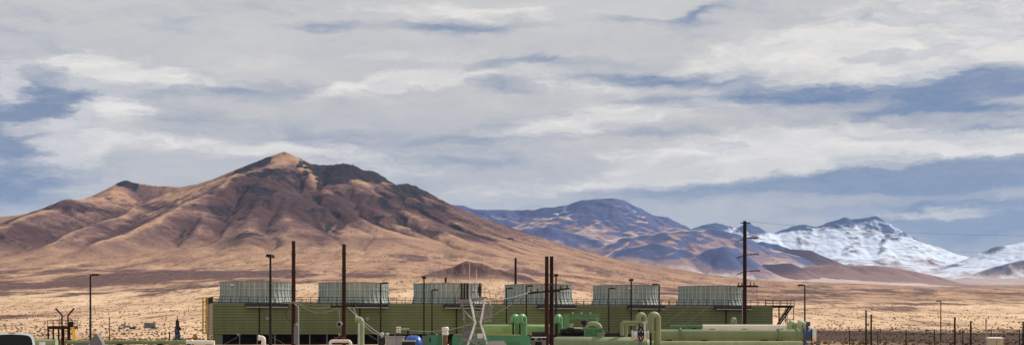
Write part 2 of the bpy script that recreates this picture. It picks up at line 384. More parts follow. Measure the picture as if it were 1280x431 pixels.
outcrop = tone_patches([(278, 216, 26, 5, .55), (318, 207, 22, 6, .65), (340, 212, 18, 6, .5), (336, 238, 14, 7, .55), (274, 264, 14, 11, .45), (318, 293, 12, 6, .8), (302, 291, 6, 4, .5), (306, 272, 10, 5, .6), (400, 209, 20, 7, .6), (428, 217, 24, 12, .95), (418, 284, 9, 14, .5), (403, 262, 16, 8, .4), (468, 220, 18, 7, .8), (483, 257, 8, 8, .75), (500, 236, 10, 9, .6), (516, 240, 12, 12, .8), (522, 262, 14, 9, .65), (548, 258, 14, 9, .5), (500, 278, 8, 4, .5), (570, 284, 10, 5, .5), (95, 247, 20, 3.5, .8), (118, 246, 10, 3, .6), (36, 285, 8, 3, .4), (155, 227, 10, 4, .7), (168, 230, 6, 3, .6), (640, 298, 10, 4, .5), (565, 303, 8, 3, .5), (355, 192, 10, 4, .12)])
TX, TY = _TX, _TY
low = sstep(170, 40, rel) * mtn
grass = np.clip(grass - hill * 0.22 + 0.26 * left * mtn + 0.14 * low - face + lit - 0.06 * mtn, 0, 1)  # besides grass, carries the painted sun and shade of the mountain
rock = np.clip(rock * 0.75 + outcrop * 1.0, 0, 1.1)
scrub = np.clip(sstep(1500, 2300, TY + fbm(TX, TY, 500, 3, 131) * 500) + 0.0, 0, 1)
mtn = np.maximum(mtn, hill)
dark_flat = sstep(-60, 40, TX - 60 + fbm(TX, TY, 90, 3, 101) * 50) * sstep(720, 600, TY + fbm(TX, TY, 200, 3, 103) * 120)
# ------------------------------------------------------------------ terrain materials
def new_mat(name):
    m = bpy.data.materials.new(name); m.use_nodes = True
    t = m.node_tree; b = t.nodes['Principled BSDF']
    return m, t, b
def attr(t, name): return nd('ShaderNodeAttribute', t, attribute_name=name).outputs['Fac']
def objmap(t, s=(1, 1, 1), rot=0):
    c = nd('ShaderNodeTexCoord', t); m = nd('ShaderNodeMapping', t); t.links.new(c.outputs['Object'], m.inputs[0])
    m.inputs['Scale'].default_value = s; m.inputs['Rotation'].default_value = (0, 0, rot); return m.outputs[0]

def ground_material():
    m, t, b = new_mat('desert_ground')
    n_big = noise(t, objmap(t, (1/420, 1/700, 1/400)), 1.0, 6, 0.62, 0.5).outputs['Fac']
    n_mid = noise(t, objmap(t, (1/70, 1/260, 1/80)), 1.0, 6, 0.65).outputs['Fac']
    n_shr = noise(t, objmap(t, (1/5.5, 1/58, 1/9)), 1.0, 4, 0.65).outputs['Fac']
    n_fin = noise(t, objmap(t, (1/2.2, 1/7, 1/2)), 1.0, 3, 0.7).outputs['Fac']
    n_str = noise(t, objmap(t, (1/34, 1/34, 1/120)), 1.0, 5, 0.6).outputs['Fac']
    # plain: pale dry grass, darker sagebrush in patches, single bushes as specks
    grass = mixc(t, maprange(t, n_mid, 0.32, 0.68), (0.66, 0.475, 0.315), (0.43, 0.268, 0.165))
    sagec = mixc(t, maprange(t, n_fin, 0.3, 0.7), (0.135, 0.074, 0.064), (0.070, 0.042, 0.042))
    grass = mixc(t, mth(t, 'MULTIPLY', attr(t, 'scrub'), 0.85), grass, mixc(t, maprange(t, n_mid, 0.36, 0.62), (0.41, 0.245, 0.15), (0.205, 0.110, 0.075)))
    patch = maprange(t, mth(t, 'ADD', mth(t, 'ADD', mth(t, 'MULTIPLY', n_big, 1.0), mth(t, 'MULTIPLY', n_mid, 0.8)), mth(t, 'MULTIPLY', attr(t, 'sage'), 1.15)), 0.96, 1.08)
    bush = maprange(t, mth(t, 'ADD', n_shr, mth(t, 'MULTIPLY', mth(t, 'SUBTRACT', n_mid, 0.5), 0.35)), 0.545, 0.60)
    plain = mixc(t, mth(t, 'MULTIPLY', bush, 0.72), grass, sagec)
    plain = mixc(t, mth(t, 'MULTIPLY', patch, maprange(t, n_shr, 0.30, 0.50, 0.6, 1.0)), plain, sagec)
    flat = mixc(t, maprange(t, n_mid, 0.35, 0.65), (0.045, 0.024, 0.020), (0.075, 0.042, 0.033))
    plain = mixc(t, attr(t, 'dark_flat'), plain, flat)
    # mountain: tan grass and painted sun on crests, scrub and painted shade on flanks, dark lava rock
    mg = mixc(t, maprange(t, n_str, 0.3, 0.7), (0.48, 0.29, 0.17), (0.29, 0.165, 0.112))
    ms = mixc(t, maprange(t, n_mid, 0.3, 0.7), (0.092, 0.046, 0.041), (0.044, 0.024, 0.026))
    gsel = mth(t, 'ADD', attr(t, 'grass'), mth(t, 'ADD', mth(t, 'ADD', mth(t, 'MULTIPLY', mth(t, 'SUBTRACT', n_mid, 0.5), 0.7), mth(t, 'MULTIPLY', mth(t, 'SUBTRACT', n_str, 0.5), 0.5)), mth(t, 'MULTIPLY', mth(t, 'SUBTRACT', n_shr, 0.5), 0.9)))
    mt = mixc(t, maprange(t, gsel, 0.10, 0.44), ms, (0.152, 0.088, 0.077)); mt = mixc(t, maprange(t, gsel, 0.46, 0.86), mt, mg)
    rk = mixc(t, maprange(t, n_shr, 0.35, 0.65), (0.036, 0.027, 0.028), (0.017, 0.014, 0.016))
    rsel = mth(t, 'ADD', attr(t, 'rock'), mth(t, 'ADD', mth(t, 'MULTIPLY', mth(t, 'SUBTRACT', n_str, 0.5), 0.6), mth(t, 'MULTIPLY', mth(t, 'SUBTRACT', n_shr, 0.5), 0.4)))
    mt = mixc(t, maprange(t, rsel, 0.33, 0.46), mt, rk)
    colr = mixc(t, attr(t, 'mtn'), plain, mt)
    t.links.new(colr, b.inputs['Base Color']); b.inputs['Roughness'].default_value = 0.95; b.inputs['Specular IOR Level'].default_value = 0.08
    bm_ = nd('ShaderNodeBump', t); bm_.inputs['Strength'].default_value = 0.55; bm_.inputs['Distance'].default_value = 3.0
    hgt = mth(t, 'ADD', mth(t, 'MULTIPLY', n_shr, 1.2), mth(t, 'ADD', mth(t, 'MULTIPLY', n_str, 3.0), mth(t, 'MULTIPLY', n_fin, 0.25)))
    t.links.new(hgt, bm_.inputs['Height']); t.links.new(bm_.outputs[0], b.inputs['Normal'])
    return m
def range_material(name, tan, brown, rockc, snow_lo, snow_hi, snow_amt):
    m, t, b = new_mat(name)
    n_big = noise(t, objmap(t, (1/300, 1/420, 1/260)), 1.0, 7, 0.62, 0.5).outputs['Fac']
    n_mid = noise(t, objmap(t, (1/110, 1/110, 1/90)), 1.0, 6, 0.65).outputs['Fac']
    n_fin = noise(t, objmap(t, (1/26, 1/30, 1/22)), 1.0, 5, 0.68).outputs['Fac']
    g = mth(t, 'ADD', attr(t, 'grass'), mth(t, 'ADD', mth(t, 'MULTIPLY', mth(t, 'SUBTRACT', n_big, 0.5), 1.2), mth(t, 'MULTIPLY', mth(t, 'SUBTRACT', n_mid, 0.5), 0.8)))
    c = mixc(t, maprange(t, g, 0.3, 0.75), brown, tan)
    r = mth(t, 'ADD', attr(t, 'rock'), mth(t, 'ADD', mth(t, 'MULTIPLY', mth(t, 'SUBTRACT', n_mid, 0.5), 0.9), mth(t, 'MULTIPLY', mth(t, 'SUBTRACT', n_big, 0.5), 0.7)))
    c = mixc(t, maprange(t, r, 0.35, 0.62), c, rockc)
    sp_ = nd('ShaderNodeSeparateXYZ', t); tc_ = nd('ShaderNodeTexCoord', t); t.links.new(tc_.outputs['Object'], sp_.inputs[0])
    n_sn = noise(t, objmap(t, (1/330, 1/460, 1/300)), 1.0, 4, 0.5, 0.3).outputs['Fac']
    n_gul = noise(t, objmap(t, (1/75, 1/520, 1/200), D2R(14)), 1.0, 5, 0.6, 0.6).outputs['Fac']
    alt = maprange(t, sp_.outputs[2], snow_lo, snow_hi)
    s = mth(t, 'ADD', mth(t, 'MULTIPLY', alt, snow_amt), mth(t, 'ADD', mth(t, 'MULTIPLY', mth(t, 'SUBTRACT', n_fin, 0.5), 0.45), mth(t, 'ADD', mth(t, 'MULTIPLY', mth(t, 'SUBTRACT', n_sn, 0.5), 1.9), mth(t, 'MULTIPLY', attr(t, 'snow'), 1.0))))
    s = mth(t, 'ADD', s, mth(t, 'MULTIPLY', mth(t, 'SUBTRACT', n_gul, 0.5), 0.85))
    s = mth(t, 'SUBTRACT', s, mth(t, 'MULTIPLY', attr(t, 'rock'), 0.75))
    if snow_amt > 0: c = mixc(t, maprange(t, s, 0.30, 0.74), c, (0.70, 0.77, 0.91))
    t.links.new(c, b.inputs['Base Color']); b.inputs['Roughness'].default_value = 0.95; b.inputs['Specular IOR Level'].default_value = 0.05
    bm_ = nd('ShaderNodeBump', t); bm_.inputs['Strength'].default_value = 0.6; bm_.inputs['Distance'].default_value = 14.0
    t.links.new(mth(t, 'ADD', n_mid, mth(t, 'MULTIPLY', n_fin, 0.5)), bm_.inputs['Height']); t.links.new(bm_.outputs[0], b.inputs['Normal'])
    return m

sage = (blobs(TX, TY, [(60, 2350, 330, 260, .26), (230, 2600, 260, 200, .22), (20, 3100, 420, 260, .18), (120, 1750, 420, 60, .20), (330, 1900, 200, 60, .15), (1150, 3000, 900, 260, .16), (1050, 1500, 260, 60, .16), (830, 2600, 300, 120, .14), (1250, 1750, 300, 90, .16)])
        + fbm(TX, TY * 2.0, 480, 4, 107) * 0.16 - 0.02)
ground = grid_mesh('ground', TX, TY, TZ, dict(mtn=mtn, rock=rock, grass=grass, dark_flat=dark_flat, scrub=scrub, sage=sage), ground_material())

# ------------------------------------------------------------------ the farther ranges
def make_range(name, R, box, d, seed, mat, spur_seed, spur_len=0.55, K=0.16, steps=7, nz=1.0, gap=(380, 620), shoulder=1.0, crag_amp=10, snow_blobs=(), rock_blobs=(), crown=None, rock_w=0.62):
    x0, x1, y0, y1 = box
    X, Y = np.meshgrid(np.arange(x0, x1 + 1, d), np.arange(y0, y1 + 1, d))
    rs = random.Random(spur_seed); lines = []
    for pts, k, pw in R:
        p = crest(pts); lines.append((p, k, pw))
        dist = rs.uniform(*gap) * 0.5
        for (ax_, ay_, az_), (bx_, by_, bz_) in zip(p[:-1], p[1:]):
            seg = math.hypot(bx_ - ax_, by_ - ay_); u = dist
            while u < seg:
                f = u / seg; q = (ax_ + f * (bx_ - ax_), ay_ + f * (by_ - ay_), az_ + f * (bz_ - az_))
                if q[2] > 120:
                    a = D2R(rs.uniform(-42, 42) - 90); ln = q[2] * rs.uniform(1.5, 3.0) * spur_len / 0.55; cur = q; sp = [(q[0], q[1], q[2] * 0.97)]
                    for j in range(1, 6):
                        a += rs.uniform(-0.28, 0.28); st = ln / 5
                        cur = (cur[0] + math.cos(a) * st, cur[1] + math.sin(a) * st, q[2] * (0.97 * (1 - j / 5.4) ** 1.15 + 0.02))
                        sp.append(cur)
                    lines.append((sp, k * 0.62, 1.1))
                u += rs.uniform(*gap)
            dist = u - seg
    wx = fbm(X, Y, 500, 4, seed) * 70; wy = fbm(X, Y, 500, 4, seed + 9) * 70
    A = ridge_field(X, Y, lines); B = ridge_field(X + wx, Y + wy, lines)
    H = 0.5 * A + 0.5 * B; rel = np.clip(H / 300.0, 0, 1)
    H = H + nz * rel * (fbm(X, Y, 340, 6, seed + 3, .54) * 42 + ridged(X, Y, 150, 4, seed + 5) * crag_amp)
    f = fan(X, Y)
    H = erode(H + f, d, steps, K)
    fade = sstep(0, 300, X - x0) * sstep(0, 300, x1 - X) * sstep(0, 250, Y - y0)
    bump = (H - f) * fade
    Z = f + bump - 14.0 * (1 - np.clip(bump / 60.0, 0, 1))
    if crown:
        tt, dd, _z = tent(X, Y, [tuple(W(*p)) for p in R[0][0]], crown)
        Z = np.maximum(Z, tt + fbm(X, Y, 90, 4, seed + 41, .6) * 26 * sstep(4, 70, dd)); bump = np.maximum(bump, Z - f)
    gy_, gx_ = np.gradient(Z, d); slope = np.hypot(gx_, gy_); cv = curvature(Z, 4); cv2 = curvature(Z, 14)
    up = sstep(20, 160, bump)
    grass = np.clip(1.1 - up * 0.55 - (slope - 0.30) * 1.4 + cv * 0.03, 0, 1)
    rb = np.zeros_like(X); sb = np.zeros_like(X)
    for px, Yd, rx, ry, w in rock_blobs: rb += w * np.exp(-((X - gx(px, Yd)) / rx) ** 2 - ((Y - Yd) / ry) ** 2)
    for px, Yd, rx, ry, w in snow_blobs: sb += w * np.exp(-((X - gx(px, Yd)) / rx) ** 2 - ((Y - Yd) / ry) ** 2)
    rock = np.clip(sstep(0.34, 0.72, slope) * rock_w + rb + cv2 * 0.006 + fbm(X, Y, 260, 4, seed + 17) * 0.25, 0, 1) * up
    snow = np.clip(0.10 - cv * 0.012 + gx_ * -0.1 + sb, -1, 1)
    o = grid_mesh(name, X, Y, Z, dict(grass=grass, rock=rock, snow=snow), mat)
    return o

MID = [
 ([(430,268,11600),(500,262,11600),(560,257,11600),(577,256,11600),(592,261,11550),(612,262,11500),(632,262,11500),(652,264,11500),(672,263,11450),(692,260,11400),(712,256,11350),(732,250,11300),(750,248,11300),(765,247,11300),(780,250,11350),(800,261,11400),(818,269,11400),(834,271,11350),(848,281,11400),(870,300,11500),(900,318,11600)], 1.45, 1.0),
 ([(650,288,10300),(690,283,10250),(715,289,10200),(745,298,10100)], 1.3, 1.1),
 ([(740,315,9900),(775,300,9850),(810,293,9900),(840,288,9950),(868,286,10000),(892,287,10050),(912,292,10050),(935,299,10050),(962,308,10100),(1000,320,10200)], 1.35, 1.1),
 ([(790,310,9300),(818,302,9300),(840,306,9250),(870,316,9200)], 1.2, 1.2),
 ([(885,313,9200),(905,308,9200),(925,313,9200)], 0.9, 1.4),
]
LOW = [
 ([(930,318,10600),(960,312,10600),(985,311,10600),(1012,313,10550),(1032,321,10500),(1055,330,10500)], 1.5, 1.2),
 ([(990,336,9600),(1020,331,9600),(1052,330,9600),(1082,331,9600),(1112,333,9600),(1142,338,9600),(1172,345,9600),(1202,352,9600),(1240,360,9600)], 1.8, 1.3),
 ([(955,330,9300),(985,328,9300),(1010,338,9300)], 1.1, 1.3),
]
FAR = [
 ([(780,300,17500),(830,293,17500),(860,287,17500),(878,281,17500),(894,278,17500),(906,281,17500),(918,286,17500),(932,279,17400),(948,284,17400),(962,291,17400),(975,289,17500),(990,283,17500),(1005,281,17500),(1022,283,17500),(1036,278,17500),(1050,274,17500),(1056,273,17500),(1066,277,17500),(1076,275,17500),(1086,272,17500),(1096,272,17500),(1104,278,17500),(1112,286,17500),(1126,291,17500),(1142,299,17500),(1162,308,17500),(1182,316,17500),(1205,323,17500),(1240,330,17500)], 1.35, 1.0),
 ([(900,296,16500),(940,300,16400),(985,310,16200)], 1.2, 1.1),
]
EAST = [
 ([(1150,344,14800),(1175,335,14800),(1200,326,14800),(1222,318,14800),(1242,311,14800),(1262,306,14800),(1282,302,14800),(1320,294,14800),(1380,284,14800),(1440,280,14800)], 1.6, 1.0),
 ([(1225,338,13600),(1255,330,13600),(1285,322,13600),(1330,312,13600)], 1.3, 1.1),
]
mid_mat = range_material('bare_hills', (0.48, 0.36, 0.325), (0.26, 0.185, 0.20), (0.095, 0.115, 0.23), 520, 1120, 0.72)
low_mat = range_material('brown_hills', (0.27, 0.17, 0.145), (0.135, 0.078, 0.082), (0.085, 0.062, 0.082), 5000, 6000, 0.0)
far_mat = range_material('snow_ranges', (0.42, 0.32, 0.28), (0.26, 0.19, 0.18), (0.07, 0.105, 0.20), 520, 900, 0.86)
make_range('blue_hills', MID, (-1700, 2900, 7900, 12200), 15.0, 201, mid_mat, 5, K=0.24, steps=9, crag_amp=18, crown=0.55,
           rock_blobs=[(640, 11300, 420, 260, .35), (745, 11100, 420, 320, .45), (820, 11300, 200, 160, .7), (700, 10200, 240, 160, .45), (907, 9150, 110, 120, .7), (640, 10800, 180, 200, .3), (870, 9700, 520, 420, -.20)],
           snow_blobs=[(770, 11280, 260, 160, .35), (880, 9950, 260, 140, -.2)])
make_range('brown_hills', LOW, (1250, 3900, 8400, 11300), 15.0, 301, low_mat, 8, K=0.08, steps=4, nz=0.5, gap=(500, 900), rock_blobs=[(960, 9250, 200, 160, .5), (985, 10500, 300, 200, .35)])
make_range('snowy_mountains', FAR, (1000, 6600, 14200, 18600), 18.0, 401, far_mat, 13, K=0.26, crown=0.6, rock_w=0.42, crag_amp=22, nz=1.2,
           rock_blobs=[(1092, 17450, 130, 120, .55), (1045, 17480, 120, 110, .3), (1120, 17200, 260, 260, .25), (945, 17350, 150, 120, .2)],
           snow_blobs=[(1060, 16400, 900, 700, .22)])
make_range('snowy_ridge', EAST, (3800, 7600, 11900, 16000), 18.0, 501, far_mat, 17, K=0.24, crown=0.5, rock_w=0.30, crag_amp=16, snow_blobs=[(1230, 14300, 1200, 1000, .42)])

# ------------------------------------------------------------------ air
def haze():
    me = bpy.data.meshes.new('haze'); bm = bmesh.new()
    x0, x1, y0, y1, z0, z1 = -11500, 11500, -450, 24500, -16.0, 1700
    v = [bm.verts.new(p) for p in ((x0,y0,z0),(x1,y0,z0),(x1,y1,z0),(x0,y1,z0),(x0,y0,z1),(x1,y0,z1),(x1,y1,z1),(x0,y1,z1))]
    for f in ((0,3,2,1),(4,5,6,7),(0,1,5,4),(1,2,6,5),(2,3,7,6),(3,0,4,7)): bm.faces.new([v[i] for i in f])
    bm.to_mesh(me); bm.free()
    m = bpy.data.materials.new('thin_blue_air'); m.use_nodes = True; t = m.node_tree; t.nodes.clear()
    pv = nd('ShaderNodeVolumePrincipled', t); pv.inputs['Color'].default_value = (0.36, 0.55, 1.0, 1); pv.inputs['Density'].default_value = HAZE_D
    pv.inputs['Anisotropy'].default_value = 0.0
    o = nd('ShaderNodeOutputMaterial', t); t.links.new(pv.outputs[0], o.inputs['Volume'])
    me.materials.append(m); ob = bpy.data.objects.new('haze', me); COL.objects.link(ob); ob['kind'] = 'stuff'
HAZE_D = 1.8e-5
haze()
# ------------------------------------------------------------------ materials of built things
def paint(name, col, rough=0.55, metal=0.0, var=0.18, scale=1.5, dirt=0.25, dirtc=(0.16, 0.12, 0.09), streak=True, bump=0.0):
    m, t, b = new_mat(name)
    geo = nd('ShaderNodeNewGeometry', t)                      # by place, so that copies do not share their stains
    def at(sx, sy, sz):
        m_ = nd('ShaderNodeMapping', t); t.links.new(geo.outputs['Position'], m_.inputs[0]); m_.inputs['Scale'].default_value = (sx, sy, sz); return m_.outputs[0]
    n1 = noise(t, at(scale, scale, scale * (0.25 if streak else 1)), 1.0, 5, 0.6).outputs['Fac']
    n2 = noise(t, at(scale * 5, scale * 5, scale * 1.2), 1.0, 4, 0.65).outputs['Fac']
    lo = tuple(c * (1 - var) for c in col); hi = tuple(min(c * (1 + var), 0.9) for c in col)
    c = mixc(t, maprange(t, n1, 0.3, 0.7), lo, hi)
    c = mixc(t, mth(t, 'MULTIPLY', maprange(t, mth(t, 'ADD', n2, mth(t, 'MULTIPLY', n1, 0.4)), 0.62, 0.95), dirt), c, dirtc)
    t.links.new(c, b.inputs['Base Color'])
    t.links.new(maprange(t, n2, 0.3, 0.7, max(rough - 0.1, 0.05), min(rough + 0.12, 1)), b.inputs['Roughness'])
    b.inputs['Metallic'].default_value = metal
    if max(col) < 0.06: b.inputs['Specular IOR Level'].default_value = 0.12
    if bump:
        bn = nd('ShaderNodeBump', t); bn.inputs['Strength'].default_value = bump; bn.inputs['Distance'].default_value = 0.02
        t.links.new(n2, bn.inputs['Height']); t.links.new(bn.outputs[0], b.inputs['Normal'])
    return m
MT = dict(
 olive=paint('olive_siding', (0.112, 0.142, 0.050), 0.6, var=0.24, scale=0.22, dirt=0.45, dirtc=(0.10, 0.10, 0.06)),
 tan=paint('tan_siding', (0.40, 0.33, 0.22), 0.65, scale=0.4),
 frp=paint('grey_fibreglass', (0.27, 0.32, 0.295), 0.6, var=0.3, scale=0.8, dirt=0.5, dirtc=(0.14, 0.15, 0.12)),
 rib=paint('pale_fibreglass_rib', (0.44, 0.49, 0.465), 0.5, var=0.2, scale=0.8, dirt=0.3),
 deck=paint('deck_grey', (0.20, 0.20, 0.20), 0.8),
 galv=paint('galvanised_steel', (0.66, 0.67, 0.68), 0.5, 0.1, scale=2),
 galvd=paint('dull_galvanised_steel', (0.20, 0.20, 0.215), 0.65, 0.0, scale=2),
 black=paint('black_steel', (0.022, 0.020, 0.020), 0.5, 0.2),
 dark=paint('dark_bronze_steel', (0.013, 0.011, 0.010), 0.75),
 rust=paint('weathering_steel', (0.040, 0.016, 0.011), 0.9, 0.0, var=0.35, scale=1.2, dirt=0.5, dirtc=(0.03, 0.02, 0.018)),
 wood=paint('creosoted_wood', (0.030, 0.016, 0.012), 0.95, var=0.35, scale=2, dirt=0.4, dirtc=(0.02, 0.015, 0.012)),
 pitch=paint('black_interior', (0.012, 0.012, 0.012), 0.9),
 yellow=paint('yellow_steel', (0.75, 0.48, 0.03), 0.5),
 sage=paint('sage_green_pipe', (0.18, 0.235, 0.115), 0.6, var=0.2, scale=0.8, dirt=0.4),
 mint=paint('pale_mint_pipe', (0.28, 0.36, 0.21), 0.6, var=0.2, scale=0.8, dirt=0.4),
 green=paint('bright_green_steel', (0.11, 0.30, 0.12), 0.45, var=0.14),
 lime=paint('light_green_vessel', (0.20, 0.34, 0.115), 0.55, var=0.2, scale=0.8),
 emer=paint('emerald_enclosure', (0.045, 0.235, 0.125), 0.5, var=0.14),
 emerd=paint('emerald_guard', (0.035, 0.17, 0.075), 0.5, var=0.14),
 white=paint('white_cladding', (0.72, 0.70, 0.66), 0.5, var=0.08),
 grey=paint('grey_cabinet', (0.30, 0.31, 0.34), 0.5, var=0.1),
 greyd=paint('dark_grey_cabinet', (0.13, 0.14, 0.155), 0.55, var=0.1),
 porc=paint('brown_porcelain', (0.028, 0.020, 0.018), 0.5, var=0.15),
 cream=paint('cream_bushing', (0.62, 0.50, 0.30), 0.4, var=0.1),
 brown=paint('brown_primer', (0.16, 0.075, 0.045), 0.6),
 blue=paint('blue_tank', (0.012, 0.085, 0.36), 0.35, var=0.1, dirt=0.1),
 navy=paint('navy_steel', (0.015, 0.045, 0.12), 0.45),
 steel=paint('bright_steel', (0.60, 0.60, 0.60), 0.28, 0.8, scale=3),
 red=paint('red_steel', (0.30, 0.02, 0.02), 0.5),
 orange=paint('orange_machine', (0.75, 0.27, 0.03), 0.5),
 carw=paint('white_car_paint', (0.80, 0.81, 0.83), 0.25, var=0.04, dirt=0.12),
 rubber=paint('black_rubber', (0.018, 0.018, 0.018), 0.85),
 beige=paint('beige_cabinet', (0.40, 0.35, 0.26), 0.6),
 wire=paint('dark_cable', (0.05, 0.045, 0.045), 0.6),
 wirel=paint('grey_cable', (0.32, 0.30, 0.28), 0.6),
)
def glass(name, col, rough=0.06):
    m, t, b = new_mat(name); b.inputs['Base Color'].default_value = (*col, 1); b.inputs['Roughness'].default_value = rough
    n = noise(t, objmap(t, (2, 2, 2)), 1.0, 3).outputs['Fac']; t.links.new(mixc(t, n, tuple(c * 0.7 for c in col), col), b.inputs['Base Color'])
    return m
MT['glass'] = glass('dark_window_glass', (0.015, 0.016, 0.018))
MT['glass'].node_tree.nodes['Principled BSDF'].inputs['Specular IOR Level'].default_value = 0.15
MT['lens'] = glass('red_lens', (0.28, 0.02, 0.015), 0.2)
MT['lampg'] = glass('lamp_glass', (0.55, 0.55, 0.52), 0.3)

# ------------------------------------------------------------------ mesh helpers
class MB:
    def __init__(s): s.v = []; s.f = []
    def quad_hull(s, a, b):
        n = len(s.v); k = len(a); s.v += [Vector(p) for p in a] + [Vector(p) for p in b]
        s.f.append(tuple(n + i for i in reversed(range(k)))); s.f.append(tuple(n + k + i for i in range(k)))
        for i in range(k): j = (i + 1) % k; s.f.append((n + i, n + j, n + k + j, n + k + i))
        return s
    def box(s, c, d, rz=0.0):
        c = Vector(c); x, y, z = (k / 2 for k in d); R = Matrix.Rotation(rz, 3, 'Z')
        lo = [c + R @ Vector(p) for p in ((-x,-y,-z),(x,-y,-z),(x,y,-z),(-x,y,-z))]; hi = [p + Vector((0,0,2*z)) for p in lo]
        return s.quad_hull(lo, hi)
    def beam(s, p, q, w, h=None, up=(0, 0, 1)):
        p, q = Vector(p), Vector(q); h = h or w; d = (q - p).normalized(); u = Vector(up)
        if abs(d.dot(u)) > 0.98: u = Vector((0, 1, 0))
        a = d.cross(u).normalized() * w / 2; b = a.cross(d).normalized() * h / 2
        return s.quad_hull([p - a - b, p + a - b, p + a + b, p - a + b], [q - a - b, q + a - b, q + a + b, q - a + b])
    def tube(s, pts, r, seg=10, r2=None, caps=True):
        pts = [Vector(p) for p in pts]; n = len(s.v); m = len(pts)
        d0 = (pts[1] - pts[0]).normalized(); ref = Vector((0, 0, 1)) if abs(d0.z) < 0.9 else Vector((1, 0, 0))
        a = d0.cross(ref).normalized()
        for i, p in enumerate(pts):
            if i == 0: d = d0
            elif i == m - 1: d = (pts[-1] - pts[-2]).normalized()
            else: d = ((pts[i] - pts[i-1]).normalized() + (pts[i+1] - pts[i]).normalized()).normalized()
            a = (a - d * a.dot(d)).normalized(); b = d.cross(a)
            rr = r if r2 is None else r + (r2 - r) * i / (m - 1)
            if isinstance(r, (list, tuple)): rr = r[i]
            for k in range(seg):
                t = 2 * math.pi * k / seg; s.v.append(p + a * math.cos(t) * rr + b * math.sin(t) * rr)
        for i in range(m - 1):
            for k in range(seg):
                j = (k + 1) % seg; s.f.append((n + i*seg + k, n + i*seg + j, n + (i+1)*seg + j, n + (i+1)*seg + k))
        if caps:
            s.f.append(tuple(n + k for k in reversed(range(seg)))); s.f.append(tuple(n + (m-1)*seg + k for k in range(seg)))
        return s
    def lathe(s, prof, c, seg=16, axis=(0, 0, 1), caps=True):
        c = Vector(c); ax = Vector(axis).normalized(); ref = Vector((0, 0, 1)) if abs(ax.z) < 0.9 else Vector((1, 0, 0))
        a = ax.cross(ref).normalized(); b = ax.cross(a); n = len(s.v); m = len(prof)
        for r, h in prof:
            for k in range(seg):
                t = 2 * math.pi * k / seg; s.v.append(c + ax * h + (a * math.cos(t) + b * math.sin(t)) * max(r, 1e-4))
        for i in range(m - 1):
            for k in range(seg):
                j = (k + 1) % seg; s.f.append((n + i*seg + k, n + i*seg + j, n + (i+1)*seg + j, n + (i+1)*seg + k))
        if caps:
            s.f.append(tuple(n + k for k in reversed(range(seg)))); s.f.append(tuple(n + (m-1)*seg + k for k in range(seg)))
        return s
    def build(s, name, mat, parent=None, smooth=True):
        me = bpy.data.meshes.new(name); off = parent['_o'] if parent is not None else (0, 0, 0); off = Vector(off)
        me.from_pydata([tuple(p - off) for p in s.v], [], s.f); me.validate()
        bm = bmesh.new(); bm.from_mesh(me); bmesh.ops.recalc_face_normals(bm, faces=bm.faces); bm.to_mesh(me); bm.free()
        if smooth:
            me.polygons.foreach_set('use_smooth', [True] * len(me.polygons)); me.set_sharp_from_angle(angle=D2R(38))
        me.materials.append(MT[mat] if isinstance(mat, str) else mat)
        o = bpy.data.objects.new(name, me); COL.objects.link(o)
        if parent is not None:
            o.parent = parent; o['_o'] = tuple(off)
        else: o['_o'] = (0, 0, 0)
        return o
def tag(o, label, cat, group=None):
    o['label'] = label; o['category'] = cat
    if group: o['group'] = group
    return o
def thing(name, loc, label, cat, group=None):
    o = bpy.data.objects.new(name, None); COL.objects.link(o); o.location = loc; o['_o'] = tuple(loc)
    return tag(o, label, cat, group)
def dup(root, loc, label):
    r = root.copy(); COL.objects.link(r); r.location = loc; r['label'] = label
    for ch in list(root.children):
        c = ch.copy(); COL.objects.link(c); c.parent = r
        for g in list(ch.children):
            d = g.copy(); COL.objects.link(d); d.parent = c
    return r
def arc(c, r, a0, a1, n, ux, uz=(0, 0, 1)):
    ux, uz, c = Vector(ux), Vector(uz), Vector(c)
    return [c + ux * r * math.cos(D2R(a0 + (a1 - a0) * i / n)) + uz * r * math.sin(D2R(a0 + (a1 - a0) * i / n)) for i in range(n + 1)]
def flange(mb, c, axis, r, th=0.05): mb.lathe([(r, -th), (r, th)], c, 16, axis)
def insul(mb, p, axis, L, r, n=6):
    prof = [(r * 0.45, 0)]
    for i in range(n):
        h = L * (i + 0.15) / n; prof += [(r * 0.45, h), (r, h + L * 0.25 / n), (r * 0.95, h + L * 0.4 / n), (r * 0.45, h + L * 0.6 / n)]
    prof.append((r * 0.4, L)); mb.lathe(prof, p, 10, axis)
def ground_z(x, y):
    return 0.0 if y < 420 else float(fan(np.array([x]), np.array([y]))[0])

